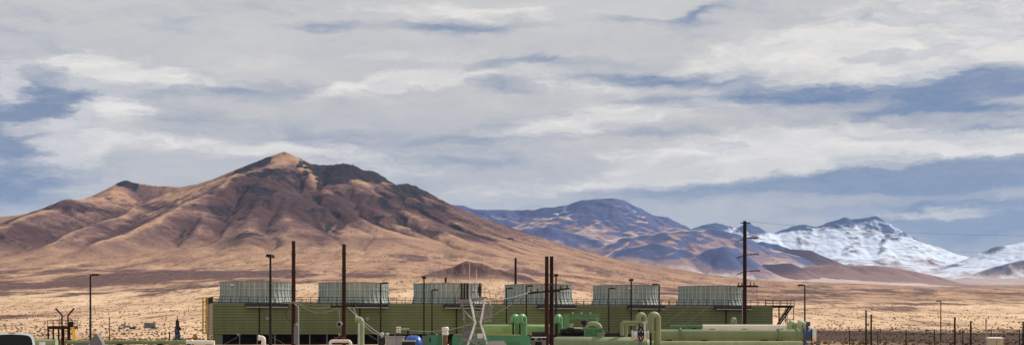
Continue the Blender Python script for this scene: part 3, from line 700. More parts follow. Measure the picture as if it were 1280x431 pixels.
# ------------------------------------------------------------------ the cooling tower
AN = math.radians(16.0); U = Vector((math.cos(AN), math.sin(AN), 0)); B = Vector((-math.sin(AN), math.cos(AN), 0))
P0 = Vector((gx(266, 250), 250, 0)); NC, CW = 6, 17.75; TL = NC * CW; TD = 15.0
ZB, ZD = 1.75, 7.22                                    # underside of the casing, roof deck
def T(s, d, z): return P0 + U * s + B * d + Vector((0, 0, z))
tower = thing('cooling_tower', P0, 'long olive green cooling tower with six grey round fan stacks along its roof', 'cooling tower')
def lap_wall(fn, L, z0, z1, step=0.5, out=0.12, name='siding', mat='olive'):
    mb = MB(); n = max(1, round((z1 - z0) / step)); st = (z1 - z0) / n
    nx = 1
    for i in range(n):
        a, b = z0 + i * st, z0 + (i + 1) * st
        for k in range(nx):
            s0, s1 = 0.0, L
            j = random.uniform(-0.006, 0.006)
            g = st * 0.10                                   # open shadow gap under every lap
            lo = [fn(s0, -out + j, a + g), fn(s1, -out + j, a + g), fn(s1, 0.02, a + g), fn(s0, 0.02, a + g)]
            hi = [fn(s0, -out * 0.5 + j, b), fn(s1, -out * 0.5 + j, b), fn(s1, 0.02, b), fn(s0, 0.02, b)]
            mb.quad_hull(lo, hi)
    o = mb.build(name, mat, tower, smooth=False)
    MB().quad_hull([fn(0, 0.03, z0), fn(L, 0.03, z0), fn(L, 0.09, z0), fn(0, 0.09, z0)], [fn(0, 0.03, z1), fn(L, 0.03, z1), fn(L, 0.09, z1), fn(0, 0.09, z1)]).build('shade_backing', 'pitch', o)  # black board added behind the laps, paints their shadow lines dark
    return o
lap_wall(lambda s, d, z: T(s, d, z), TL, ZB, ZD - 0.1)
lap_wall(lambda s, d, z: T(s, TD - d, z), TL, ZB, ZD - 0.1, step=1.8, name='rear_siding')
lap_wall(lambda s, d, z: T(d, s, z), TD, ZB, ZD - 0.1, step=0.40, out=0.10, name='end_siding', mat='tan')
lap_wall(lambda s, d, z: T(TL - d, s, z), TD, ZB, ZD - 0.1, step=0.5, name='end_siding')
mb = MB(); mb.quad_hull([T(-0.12, -0.12, ZD - 0.12), T(TL + 0.12, -0.12, ZD - 0.12), T(TL + 0.12, TD + 0.12, ZD - 0.12), T(-0.12, TD + 0.12, ZD - 0.12)],
                        [T(-0.12, -0.12, ZD), T(TL + 0.12, -0.12, ZD), T(TL + 0.12, TD + 0.12, ZD), T(-0.12, TD + 0.12, ZD)]); mb.build('roof_deck', 'deck', tower)
mb = MB()                                              # fill and basin seen black behind the open air inlet
mb.quad_hull([T(1.6, 2.6, 0.0), T(TL - 1.6, 2.6, 0.0), T(TL - 1.6, TD - 2.6, 0.0), T(1.6, TD - 2.6, 0.0)], [T(1.6, 2.6, ZB + 0.3), T(TL - 1.6, 2.6, ZB + 0.3), T(TL - 1.6, TD - 2.6, ZB + 0.3), T(1.6, TD - 2.6, ZB + 0.3)]); mb.build('fill_pack', 'pitch', tower)
mb = MB()
mb.quad_hull([T(0.1, 0.1, ZB + .05), T(TL - .1, 0.1, ZB + .05), T(TL - .1, TD - .1, ZB + .05), T(0.1, TD - .1, ZB + .05)], [T(0.1, 0.1, ZB + .2), T(TL - .1, 0.1, ZB + .2), T(TL - .1, TD - .1, ZB + .2), T(0.1, TD - .1, ZB + .2)])
mb.build('casing_floor', 'pitch', tower)
k = 0; s = 1.55
while s < TL:
    MB().box(T(s, 0.12, ZB / 2), (0.16, 0.16, ZB), AN).build('column', 'galvd', tower); s += 3.06
mb = MB(); mb.quad_hull([T(0, 0.0, 0), T(1.4, 0, 0), T(1.4, 0.14, 0), T(0, 0.14, 0)], [T(0, 0, ZB), T(1.4, 0, ZB), T(1.4, 0.14, ZB), T(0, 0.14, ZB)]); mb.build('corner_panel', 'olive', tower)
for d in (0.3, 4.0, 8.0, 12.0, 14.8): MB().box(T(0.12, d, ZB / 2), (0.18, 0.18, ZB), AN).build('column', 'tan', tower)
for i in range(NC):
    for a, b in ((2.0, 5.0), (12.5, 9.5)): MB().beam(T(i * CW + a, 0.3, 0.05), T(i * CW + b, 0.3, ZB), 0.08).build('brace', 'galvd', tower)
# fan stacks: straight drum above a flared skirt, ribs outside, band ring
def stack_profile(): return [(6.78, 0.0), (6.62, 0.35), (6.42, 0.9), (6.30, 1.55), (6.26, 2.2), (6.27, 3.0), (6.32, 3.85)]
prof = stack_profile(); c0 = T(CW / 2 - 0.7, TD / 2, ZD)
mb = MB(); SEG = 44; angs = []
for kk in range(SEG):
    w = 2 * math.pi / SEG
    for f, q in ((-.10, 0), (-.085, .10), (.085, .10), (.10, 0)): angs.append(((kk + f) * w, q))
outer = prof + [(6.20, 3.85), (6.14, 2.2), (6.6, 0.02)]; na = len(angs); ribf = []
for pi_, (r, h) in enumerate(outer):
    ring_ = 0.09 if pi_ == 6 else 0.0
    for a, q in angs:
        rr = r + (max(q, ring_) if pi_ < 7 else 0); mb.v.append(c0 + Vector((math.cos(a) * rr, math.sin(a) * rr, h)))
for i in range(len(outer) - 1):
    for k in range(na):
        j = (k + 1) % na; mb.f.append((i*na + k, i*na + j, (i+1)*na + j, (i+1)*na + k)); ribf.append(1 if (k % 4 == 1 and i < 6) else 0)
stack0 = mb.build('fan_stack', 'frp', tower, smooth=False); stack0.data.materials.append(MT['rib']); stack0.data.polygons.foreach_set('material_index', ribf)
mb = MB(); mb.lathe([(6.28, 2.55), (6.40, 2.55), (6.40, 2.66), (6.28, 2.66)], c0, 72, caps=False); ring0 = mb.build('band_ring', 'rib', stack0)
mb = MB(); mb.lathe([(6.30, 3.79), (6.48, 3.79), (6.48, 3.91), (6.18, 3.91), (6.18, 3.79)], c0, 72, caps=False); rim0 = mb.build('rim', 'galvd', stack0)
mb = MB(); mb.lathe([(0.9, 1.2), (0.9, 1.9), (0.5, 2.2)], c0, 20)
for kk in range(7):
    a = 2 * math.pi * kk / 7; dv = Vector((math.cos(a), math.sin(a), 0)); tv = Vector((-math.sin(a), math.cos(a), 0))
    q = [c0 + dv * 0.7 - tv * .35 + Vector((0, 0, 1.45)), c0 + dv * 5.9 - tv * .5 + Vector((0, 0, 1.55)), c0 + dv * 5.9 + tv * .5 + Vector((0, 0, 1.75)), c0 + dv * 0.7 + tv * .45 + Vector((0, 0, 1.75))]
    mb.quad_hull(q, [p + Vector((0, 0, .06)) for p in q])
fan0 = mb.build('fan', 'greyd', stack0)
# service platform, downpipe, vent and lamp of one cell
def plat_mb(i):
    m = MB(); a, b = i * CW + 5.6, i * CW + 13.0
    m.quad_hull([T(a, -1.0, 6.55), T(b, -1.0, 6.55), T(b, -0.07, 6.55), T(a, -0.07, 6.55)], [T(a, -0.75, 7.16), T(b, -0.75, 7.16), T(b, -0.07, 7.16), T(a, -0.07, 7.16)]); return m
cell = [plat_mb(0).build('service_platform', 'black', tower)]
mb = MB(); mb.beam(T(5.6, -1.04, 6.52), T(13.0, -1.04, 6.52), 0.10, 0.10); cell.append(mb.build('platform_lip', 'rib', cell[0]))
cell.append(MB().tube([T(8.0, -0.2, ZB - .1), T(8.0, -0.2, 6.5)], 0.11, 8).build('downpipe', 'dark', tower))
mb = MB(); mb.lathe([(0.42, 0), (0.42, 0.25), (0.34, 0.42), (0.05, 0.5)], T(9.3, -0.05, 4.55), 16, -B); cell.append(mb.build('vent_cap', 'galvd', tower))
cell.append(MB().box(T(4.3, -0.25, ZB - 0.02), (0.28, 0.3, 0.2), AN).build('lamp', 'white', tower))
for i in range(1, NC):
    off = U * (CW * i)
    st = stack0.copy(); COL.objects.link(st); st.parent = tower; st.location = off
    for ch in (rim0, ring0, fan0): c_ = ch.copy(); COL.objects.link(c_); c_.parent = st
    pl = cell[0].copy(); COL.objects.link(pl); pl.parent = tower; pl.location = off
    lp = cell[1].copy(); COL.objects.link(lp); lp.parent = pl
    for ch in cell[2:]: c_ = ch.copy(); COL.objects.link(c_); c_.parent = tower; c_.location = off
for i, ds in ((0, -4.6), (1, 4.4), (4, -1.6)):
    c_ = T(i * CW + CW / 2 - 0.7 + ds, TD / 2 - math.sqrt(6.4 ** 2 - ds * ds) - 0.12, ZD + 3.25)
    MB().box(c_, (0.6, 0.2, 0.28), AN).build('floodlight', 'white', tower)
def rail(pts, h=1.1, step=1.55, r=0.045, name='guard_rail', mat='dark', parent=None):
    m = MB()
    for p, q in zip(pts[:-1], pts[1:]):
        n = max(1, round((q - p).length / step))
        for i in range(n + 1):
            b = p.lerp(q, i / n); m.beam(b, b + Vector((0, 0, h)), r * 2)
        for hh in (h, h * 0.55): m.beam(p + Vector((0, 0, hh)), q + Vector((0, 0, hh)), r * 1.8)
        m.beam(p + Vector((0, 0, 0.08)), q + Vector((0, 0, 0.08)), 0.03, 0.14)
    return m.build(name, mat, parent if parent is not None else tower, smooth=False)
rail([T(0, TD, ZD), T(0, 0, ZD), T(TL + 4.8, 0, ZD)])
rail([T(0, TD, ZD), T(TL, TD, ZD)], step=3.0)
# caged ladder on the near end
lad = MB(); lb = T(-0.25, 8.6, 0)
for sgn in (-1, 1): lad.beam(lb + B * 0.28 * sgn, lb + B * 0.28 * sgn + Vector((0, 0, 8.4)), 0.13)
z = 0.3
while z < 8.3: lad.beam(lb - B * 0.28 + Vector((0, 0, z)), lb + B * 0.28 + Vector((0, 0, z)), 0.04); z += 0.3
z = 1.9
while z < 8.45:
    hoop = [lb + B * 0.42 * math.cos(D2R(a)) * (1) - U * 0.95 * math.sin(D2R(a)) + Vector((0, 0, z)) for a in range(0, 181, 20)]
    lad.tube(hoop, 0.06, 6); z += 0.72
for a in (20, 55, 90, 125, 160):
    p = lb + B * 0.42 * math.cos(D2R(a)) - U * 0.95 * math.sin(D2R(a)); lad.beam(p + Vector((0, 0, 1.9)), p + Vector((0, 0, 8.4)), 0.11, 0.11)
lad.build('caged_ladder', 'yellow', tower)
# stair landing on the far end
stair = MB().quad_hull([T(TL + 0.15, 0, ZD - 0.28), T(TL + 4.8, 0, ZD - 0.28), T(TL + 4.8, 3.0, ZD - 0.28), T(TL + 0.15, 3.0, ZD - 0.28)], [T(TL + 0.15, 0, ZD - 0.02), T(TL + 4.8, 0, ZD - 0.02), T(TL + 4.8, 3.0, ZD - 0.02), T(TL + 0.15, 3.0, ZD - 0.02)]).build('stair_landing', 'dark', tower)
for s in (TL + 1.5, TL + 3.0, TL + 4.7):
    for d in (0.1, 2.9): MB().beam(T(s, d, 0), T(s, d, ZD - 0.3), 0.14).build('leg', 'dark', stair)
mb = MB()
for z0 in (0.4, 2.6, 4.6):
    mb.beam(T(TL + 1.5, 0.1, z0), T(TL + 4.7, 0.1, z0), 0.09)
    mb.beam(T(TL + 1.5, 0.1, z0), T(TL + 3.0, 0.1, z0 + 2.0), 0.07)
mb.build('bracing', 'dark', stair)
mb = MB()
for d in (0.5, 1.5): mb.beam(T(TL + 4.4, d, ZD - 0.25), T(TL + 1.7, d, 3.4), 0.10, 0.28)
for i in range(14): f = i / 13; mb.box(T(TL + 4.4 - 2.7 * f, 1.0, ZD - 0.3 - (ZD - 3.7) * f), (0.28, 1.0, 0.05), AN)
mb.beam(T(TL + 4.4, 0.5, ZD + 0.7), T(TL + 1.7, 0.5, 4.4), 0.06)
mb.quad_hull([T(TL + .5, 0.4, 3.25), T(TL + 2.2, 0.4, 3.25), T(TL + 2.2, 2.8, 3.25), T(TL + .5, 2.8, 3.25)], [T(TL + .5, 0.4, 3.4), T(TL + 2.2, 0.4, 3.4), T(TL + 2.2, 2.8, 3.4), T(TL + .5, 2.8, 3.4)])
mb.build('stair_flight', 'dark', stair)
rail([T(TL + 4.8, 0, ZD), T(TL + 4.8, 3, ZD), T(TL + 0.2, 3, ZD)], parent=stair)
dv = T(TL - 2.6, 1.2, ZD); MB().tube([dv, dv + Vector((0, 0, 3.4))] + arc(dv + U * 0.5 + Vector((0, 0, 3.4)), 0.5, 180, 20, 8, U), 0.05, 6).build('davit', 'galvd', tower)
V = Vector; Z = lambda z: Vector((0, 0, z))
# ------------------------------------------------------------------ lamp posts
LH = 8.4
def lamp_proto(kind, label):
    t = thing('lamp_post', (0, 0, 0), label, 'lamp post', 'lamp posts round the plant')
    MB().tube([(0, 0, 0.35), (0, 0, LH)], 0.13, 10, 0.085).build('pole', 'dark', t)
    MB().box((0, 0, 0.02), (0.4, 0.4, 0.04)).lathe([(0.24, 0.0), (0.24, 0.36)], (0, 0, 0), 12).build('footing', 'deck', t)
    if kind == 'end':
        mb = MB().box((0, -0.55, LH + .02), (0.42, 0.75, 0.22)).box((0, 0.55, LH + .02), (0.42, 0.75, 0.22)).beam((0, -0.5, LH - .02), (0, 0.5, LH - .02), 0.1)
    else:
        k = 1 if kind == 'right' else -1
        mb = MB().beam((0, 0, LH - .06), (0.35 * k, 0, LH - .02), 0.1).quad_hull([(0.18*k, -.2, LH - .14), (0.95*k, -.22, LH - .14), (0.95*k, .22, LH - .14), (0.18*k, .2, LH - .14)], [(0.2*k, -.15, LH + .08), (0.9*k, -.16, LH + .06), (0.9*k, .16, LH + .06), (0.2*k, .15, LH + .08)])
    head = mb.build('lamp_head', 'dark', t, smooth=False)
    if kind != 'end': MB().box((0.6 * k, 0, LH - .15), (0.5, 0.3, 0.03)).build('lens', 'lampg', head)
    return t
LP = [  # photo column, row of the top, which way the head points, label
 (113, 342, 'right', 'lone dark lamp post left of the cooling tower'),
 (338, 319, 'end', 'tallest lamp post, before the leftmost fan stack'),
 (476, 352, 'right', 'lamp post at the right rim of the second fan stack from left'),
 (530, 346, 'end', 'taller of two neighbouring lamp posts at the third fan stack from left'),
 (540, 361, 'right', 'shorter of two neighbouring lamp posts at the third fan stack from left'),
 (633, 359, 'right', 'lamp post left of the paired green pipe bends'),
 (658, 356, 'right', 'lamp post right of the paired green pipe bends'),
 (695, 343, 'end', 'lamp post immediately right of the two rust brown poles'),
 (761, 359, 'right', 'lamp post behind the emerald guarded machine, before the fifth fan stack'),
 (789, 349, 'end', 'lamp post just left of the silver valve'),
 (824, 354, 'left', 'lamp post with left pointing head beside the tallest green pipe bend'),
 (1006, 355, 'left', 'lamp post right of the stair landing, behind the blue valve'),
 (1176, 375, 'left', 'small lone lamp post at right, behind the wire fence'),
]
protos = {}
for px, py, kind, label in LP:
    Y = (LH + 0.08 - EYE) * FOC / (HZ - py); loc = V((gx(px, Y), Y, 0))
    if kind not in protos:
        protos[kind] = lamp_proto(kind, label); protos[kind].location = loc
    else: dup(protos[kind], loc, label)

# ------------------------------------------------------------------ tall poles and lines
def utility_pole(px, top, Y, r, name, label, mat='wood', cat='utility pole', group=None):
    b = V((gx(px, Y), Y, 0)); t = thing(name, b, label, cat, group); h = gz(top, Y)
    MB().tube([b, b + Z(h)], r * 1.12, 12, r * 0.88).build('pole', mat, t)
    return t, b, h
def wire(p, q, sag, r, name, label, group='overhead lines', mat='wire', cat='cable', n=18):
    p, q = V(p), V(q); pts = [p.lerp(q, i / n) - Z(sag * 4 * (i / n) * (1 - i / n)) for i in range(n + 1)]
    return tag(MB().tube(pts, r, 6).build(name, mat), label, cat, group)

YT = 154.0
tp, tb, th = utility_pole(931, 276, YT, 0.21, 'transmission_pole', 'tallest brown pole, with side insulators, at the rightmost fan stack', 'wood')
def zrow(r): return gz(r, YT)
arm = MB()
for r in (277,): arm.beam(V((tb.x - .45, YT, zrow(r + 1.5))), V((tb.x + .6, YT, zrow(r + 1.5))), 0.09, 0.1)
arm.build('pole_top_bracket', 'dark', tp)
for r, L in ((298, 1.25), (318.5, 1.25), (339, 1.4)):
    p = V((tb.x + .18, YT - .1, zrow(r)))
    mb = MB(); mb.beam(p, p + V((L * .35, 0, .06)), 0.08); insul(mb, p + V((L * .3, 0, .05)), (1, 0, 0.04), L * .75, 0.10, 7); mb.build('insulator', 'porc', tp)
for r in (298, 318.5, 339):
    p = V((tb.x - .18, YT - .1, zrow(r + 1))); mb = MB(); insul(mb, p, (-1, -0.3, -0.35), 0.8, 0.08, 5); mb.build('insulator', 'porc', tp)
MB().beam(V((tb.x - .85, YT - .28, zrow(357.5))), V((tb.x + 1.35, YT - .28, zrow(357.5))), 0.16, 0.2).build('crossarm', 'wood', tp)
for dx in (-.7, -.35, .55, .95):
    mb = MB(); insul(mb, V((tb.x + dx, YT - .28, zrow(356.7))), (0, 0, 1), 0.35, 0.09, 3); mb.build('insulator', 'porc', tp)
MB().tube([V((tb.x - .3, YT - .3, 0.2)), V((tb.x - .3, YT - .3, 6.6))], 0.05, 6).build('riser_pipe', 'galvd', tp)
ends = [(277, 291, 'topmost overhead wire running right from the head of the tallest brown pole'), (298, 313, 'second overhead wire from the top running right from the tallest brown pole'),
        (318.5, 331, 'third overhead wire from the top running right across the snowy mountain foot'), (339, 356, 'lowest overhead wire running right from the tallest brown pole')]
for r, r2, lab in ends:
    wire((tb.x + (.5 if r == 277 else 1.2), YT - .1, zrow(r)), W(1345, r2 + 2.5, 205), 0.55, 0.014, 'power_line', lab)
for k, (r, lab) in enumerate(((298, 'uppermost of three thin wires slanting down left from the tallest brown pole'), (318.5, 'middle one of three thin wires slanting down left from the tallest brown pole'), (339, 'lowest of three thin wires slanting down left from the tallest brown pole'))):
    wire((tb.x - .8, YT - .35, zrow(r + 3)), W(762 + 24 * k, 428, 116), 1.0, 0.011, 'power_line', lab)

YP = 110.0
p1, b1, h1 = utility_pole(367, 301, YP, 0.155, 'steel_pole', 'rust brown pole at the right edge of the leftmost fan stack', 'rust', group='dark poles before the tower')
MB().tube(arc(b1 + V((-.18, -.2, gz(392, YP))), .36, 80, 285, 10, (1, 0, 0), (0, 0, 1.6)), 0.035, 6).build('cable_loop', 'wire', p1)
MB().tube([b1 + V((.42, -.2, 0)), b1 + V((.40, -.2, gz(383, YP))), b1 + V((.1, -.2, gz(379, YP)))], 0.045, 6).build('conduit', 'rib', p1)
MB().box(b1 + V((.25, -.3, gz(419, YP))), (.34, .3, 1.3)).lathe([(.16, 0), (.16, .3), (.06, .4)], b1 + V((.25, -.3, gz(410, YP))), 10).build('junction_box', 'greyd', p1)
mb = MB(); mb.beam(b1 + V((-.9, -.22, gz(377.5, YP))), b1 + V((.9, -.22, gz(377.5, YP))), .1, .12); mb.build('crossarm', 'galvd', p1)
p2, b2, h2 = utility_pole(430, 305, YP, 0.155, 'steel_pole', 'rust brown pole with hanging camera before the second fan stack from left', 'rust', group='dark poles before the tower')
mb = MB(); mb.beam(b2 + V((-1.0, -.22, gz(383, YP))), b2 + V((.9, -.22, gz(382, YP))), .11, .13); mb.build('crossarm', 'wood', p2)
for dx in (-.9, -.5, .3, .6, .85):
    mb = MB(); insul(mb, b2 + V((dx, -.22, gz(382.3, YP))), (0, 0, 1), .3, .09, 3); mb.build('insulator', 'porc', p2)
for dx in (-.5, .75):
    mb = MB(); insul(mb, b2 + V((dx, -.22, gz(383.5, YP))), (.25, 0, -1), .5, .09, 4); mb.build('insulator', 'galvd', p2)
mb = MB(); mb.beam(b2 + V((-.3, -.25, gz(384, YP))), b2 + V((-.3, -.25, gz(402, YP))), .08); mb.lathe([(.22, 0), (.24, .22), (.15, .3)], b2 + V((-.32, -.45, gz(405, YP))), 14, (0, 1, 0.2)); mb.build('security_camera', 'galvd', p2)
MB().lathe([(.11, 0), (.12, .06)], b2 + V((-.32, -.50, gz(405.1, YP))), 14, (0, 1, 0.2)).build('camera_lens', 'pitch', p2)
for pole_, base_, rows_ in ((p1, b1, (318, 340, 362, 386, 405)), (p2, b2, (316, 338, 360, 396, 412))):
    for r_ in rows_: MB().lathe([(.165, -.05), (.185, -.04), (.185, .04), (.165, .05)], base_ + Z(gz(r_, YP)), 12, caps=False).build('strap', 'dark', pole_)
wire(b1 + V((.3, -.22, gz(378, YP))), b2 + V((-.9, -.25, gz(382, YP))), .28, .022, 'cable', 'upper slack cable between the two single rust brown poles', 'yard cables', 'wirel')
wire(b1 + V((-.5, -.22, gz(378, YP))), W(346, 372, 126), .12, .02, 'cable', 'short cable running up left from the leftmost rust brown pole', 'yard cables', 'wirel')
wire(b1 + V((.4, -.3, gz(379, YP))), b2 + V((-.5, -.3, gz(384, YP))), .55, .018, 'cable', 'lower drooping cable between the two single rust brown poles', 'yard cables', 'wirel')
wire(b2 + V((.3, -.25, gz(383, YP))), W(476, 417.5, 99), .12, .028, 'cable', 'thicker pale cable slanting from the pole with camera down to the transformer', 'yard cables', 'wirel')
wire(b2 + V((.7, -.25, gz(384, YP))), W(481, 419, 99), .55, .02, 'cable', 'thinner drooping cable from the pole with camera to the transformer', 'yard cables', 'wirel')

YH = 103.0
hb = V((gx(683.5, YH), YH, 0)); hf = thing('twin_steel_pole', hb, 'pair of rust brown poles side by side before the fourth fan stack, sharing a crossarm', 'utility pole')
hx = gx(689.5, YH + 1.2)
MB().tube([hb, hb + Z(gz(320, YH))], .165, 12, .13).build('pole', 'rust', hf)
MB().tube([V((hx, YH + 1.2, 0)), V((hx, YH + 1.2, gz(320, YH + 1.2)))], .165, 12, .13).build('pole', 'wood', hf)
mb = MB(); mb.beam(W(660, 366.5, YH - .3), W(712, 360, YH - .3), .09, .11); mb.beam(W(664, 365, YH - .3), W(700, 363.5, YH + 1.6), .08, .1); mb.beam(W(681, 355, YH), W(692, 355, YH + 1.2), .08, .1); mb.build('crossarm', 'wood', hf)
for px_, py_ in ((664, 365.5), (672, 364.5), (701, 361), (709, 360)):
    mb = MB(); insul(mb, W(px_, py_ - .5, YH - .3), (0, 0, 1), .22, .07, 3); mb.build('insulator', 'porc', hf)
wire(W(664, 362, YH - .3), W(499, 410.5, 98), 1.15, .018, 'cable', 'thin pale cable sagging left from the twin rust brown poles to the cream bushing', 'yard cables', 'wirel')
wire(W(668, 362, YH - .3), W(588, 374, 95), .3, .014, 'cable', 'thin cable between the twin rust brown poles and the white bent frame', 'yard cables', 'wirel')
utility_pole(644.5, 322, 345, 0.30, 'far_pole', 'thin dark pole rising behind the left edge of the fourth fan stack', 'wood', group='poles behind the tower')
utility_pole(557, 346.5, 345, 0.28, 'far_pole', 'short dark pole top showing just above the third fan stack', 'wood', group='poles behind the tower')
for px, py, Y, lab in ((1082.5, 388, 130, 'taller of two dark posts close together right of the blue valve'), (1089, 393, 130, 'shorter of two dark posts close together right of the blue valve'),
                       (1193.5, 396.5, 118, 'dark post just right of the far right lamp post, sticking up above the fence'), (1213.5, 401, 118, 'thick dark post above the fence, next one left of the beige cabinet'),
                       (1279, 402, 118, 'dark post at the right edge of the picture'), (137, 396, 300, 'thin dark post on the plain right of the lone left lamp post')):
    b = V((gx(px, Y), Y, 0)); tag(MB().tube([b, b + Z(gz(py, Y))], 0.085 if Y < 200 else 0.12, 8, 0.075).lathe([(.11, 0), (.11, .05)], b + Z(gz(py, Y) - .02), 8).build('post', 'wood'), lab, 'post', 'dark posts along the yard edge')
b = V((gx(1232.5, 118), 118, 0)); tag(MB().tube([b, b + Z(gz(398, 118))], .06, 8).lathe([(.1, 0), (.1, .06)], b, 8).build('post', 'galvd'), 'pale slender metal post rising above the beige cabinet', 'post')
b = V((gx(212, 250), 250, 0)); tag(MB().tube([b, b + Z(gz(415, 250))], .13, 8).lathe([(.2, 0), (.2, .1)], b, 8).build('post', 'dark'), 'short dark post just left of the blue wellhead', 'post')

# ------------------------------------------------------------------ yard fence on the right
YF = 122.0
fence = thing('wire_fence', (gx(1060, YF), YF, 0), 'wire fence on thin dark posts along the dark ground at right', 'fence')
fx0, fx1 = gx(1062, YF), gx(1345, YF); n = 8
for i in range(n + 1):
    x = fx0 + (fx1 - fx0) * i / n; MB().tube([V((x, YF, 0)), V((x, YF, gz(411.3, YF)))], .045, 8).build('post', 'dark', fence)
mb = MB()
for z in (.15, .6, 1.05, 1.5, 1.95, 2.22, 2.34): mb.tube([V((fx0, YF - .05, z)), V((fx1, YF - .05, z))], .010, 5)
x = fx0
while x < fx1: mb.beam(V((x, YF - .05, .1)), V((x, YF - .05, 2.2)), .006); x += .5
mb.build('fence_wire', 'wire', fence)

# ------------------------------------------------------------------ big pipes at right
def pipe_obj(name, pts, r, mat, label, cat='pipe', fl=(), group=None, sup=(), seg=18, supmat='dark'):
    t = thing(name, V((pts[0][0], pts[0][1], 0)), label, cat, group)
    MB().tube(pts, r, seg).build('pipe', mat, t)
    for p, ax in fl:
        mb = MB(); flange(mb, p, ax, r * 1.28, .05); mb.build('flange', mat, t)
    for p in sup:
        p = V(p); MB().box(V((p.x, p.y, (p.z - r) / 2)), (.22, .3, p.z - r)).box(V((p.x, p.y, p.z - r + .02)), (.5, r * 1.5, .12)).box(V((p.x, p.y, .04)), (.5, .6, .08)).build('support', supmat, t)
    return t
YB = 120.0
zb = gz(418.6, YB)
pipe_obj('large_pipe', [W(812, 418.6, YB), W(1003, 418.6, YB)], .50, 'sage', 'thickest sage green horizontal pipe right of the silver valve, ending at the blue valve', 'pipe',
         [(W(850.5, 418.6, YB), (1, 0, 0)), (W(973, 418.6, YB), (1, 0, 0)), (W(996, 418.6, YB), (1, 0, 0))], sup=[W(836, 418.6, YB), W(880, 418.6, YB), W(955, 418.6, YB), W(973, 418.6, YB)])
YW = 132.0
pipe_obj('white_pipe', [W(878, 408.3, YW), W(986, 408.3, YW)], .235, 'white', 'white clad pipe lying just above the thickest sage green pipe', 'pipe', sup=[W(890, 408.3, YW), W(930, 408.3, YW), W(975, 408.3, YW)])
pipe_obj('dark_green_pipe', [W(838, 408, YW), W(877.5, 408, YW)], .17, 'emerd', 'short dark green pipe with flanges end to end with the white clad pipe', 'pipe', [(W(x, 408, YW), (1, 0, 0)) for x in (843, 852, 861, 870)], sup=[W(850, 408, YW), W(868, 408, YW)])
pipe_obj('low_pipe', [W(800, 429, 112), W(1003, 429, 112)], .20, 'mint', 'pale green pipe running low under the thickest sage green pipe', 'pipe', sup=[W(820, 429, 112), W(900, 429, 112), W(985, 429, 112)])
def hoop(name, px, top, Y, r, span, rot, right_row, left_row, mat, label, group=None):
    """a pipe loop: up one leg, over and down the other"""
    d = V((math.cos(D2R(rot)), math.sin(D2R(rot)), 0)); R = span / 2; c = W(px, top, Y) - Z(R + r)
    zr, zl = gz(right_row, Y), gz(left_row, Y)
    pts = [V((c.x, c.y, 0)) + d * R + Z(zr)] + arc(c, R, 0, 180, 14, d) + [V((c.x, c.y, 0)) - d * R + Z(zl)]
    t = thing(name, V((c.x, c.y, 0)), label, 'pipe', group); MB().tube(pts, r, 16).build('pipe', mat, t)
    mb = MB(); flange(mb, pts[0] + Z(.12), (0, 0, 1), r * 1.35, .04); flange(mb, pts[-1] + Z(.1), (0, 0, 1), r * 1.35, .04); mb.build('flange', mat, t)
    q = pts[-1]
    if zl > .3: MB().box(V((q.x, q.y, zl / 2)), (.14, .14, zl)).build('support', 'dark', t)
    q = pts[0]
    if zr > .3: MB().box(V((q.x, q.y, zr / 2)), (.14, .14, zr)).build('support', 'dark', t)
    return t
hoop('pipe_bend', 990, 399.8, 126, .25, .56, 30, 413, 411, 'mint', 'left one of two pale green pipe bends ending the white clad pipe', 'pipe bends')
hoop('pipe_bend', 1001.5, 399.8, 126, .25, .56, 30, 413, 411, 'mint', 'right one of two pale green pipe bends ending the white clad pipe', 'pipe bends')
hoop('pipe_bend', 917, 396, 200, .24, .55, 40, 412, 404, 'sage', 'small green pipe bend against the tower wall left of the tallest brown pole', 'pipe bends')
hoop('pipe_bend', 644, 391.7, 116, .23, .52, 50, 417, 403, 'green', 'left of the paired green pipe bends above the light green vessel', 'pipe bends')
hoop('pipe_bend', 652.5, 391.5, 115, .24, .52, 50, 424, 404, 'green', 'right of the paired green pipe bends above the light green vessel', 'pipe bends')
hoop('pipe_bend', 698, 391.8, 117, .23, .50, 60, 415, 404, 'green', 'green pipe bend right beside the twin rust brown poles', 'pipe bends')
hoop('pipe_bend', 801.5, 389.5, 112, .22, .55, 35, 403, 404, 'sage', 'sage green pipe bend behind the silver valve, left of the tallest pipe bend', 'pipe bends')
hoop('pipe_bend', 817.5, 388.7, 105, .255, .62, 32, 431, 416, 'sage', 'tallest sage green pipe bend, standing between the silver valve and the thickest pipe', 'pipe bends')
pipe_obj('branch_pipe', [W(777.5, 419, 108)] + [W(777.5, 408, 108)] + arc(W(780.5, 405.5, 108), .18, 180, 90, 5, (1, 0, 0)) + [W(806, 402.6, 108)] + arc(W(806, 405.5, 108), .18, 90, 0, 5, (1, 0, 0)) + [W(809, 411, 108)], .135, 'sage', 'sage green pipe rising and running level into the silver valve group', 'pipe')
pipe_obj('branch_pipe', [W(782.8, 422, 110)] + [W(782.8, 410, 110)] + arc(W(785.8, 407.6, 110), .18, 180, 90, 5, (1, 0, 0)) + [W(794, 404.7, 110)], .125, 'sage', 'shorter sage green pipe standing just inside the level branch pipe left of the silver valve', 'pipe')

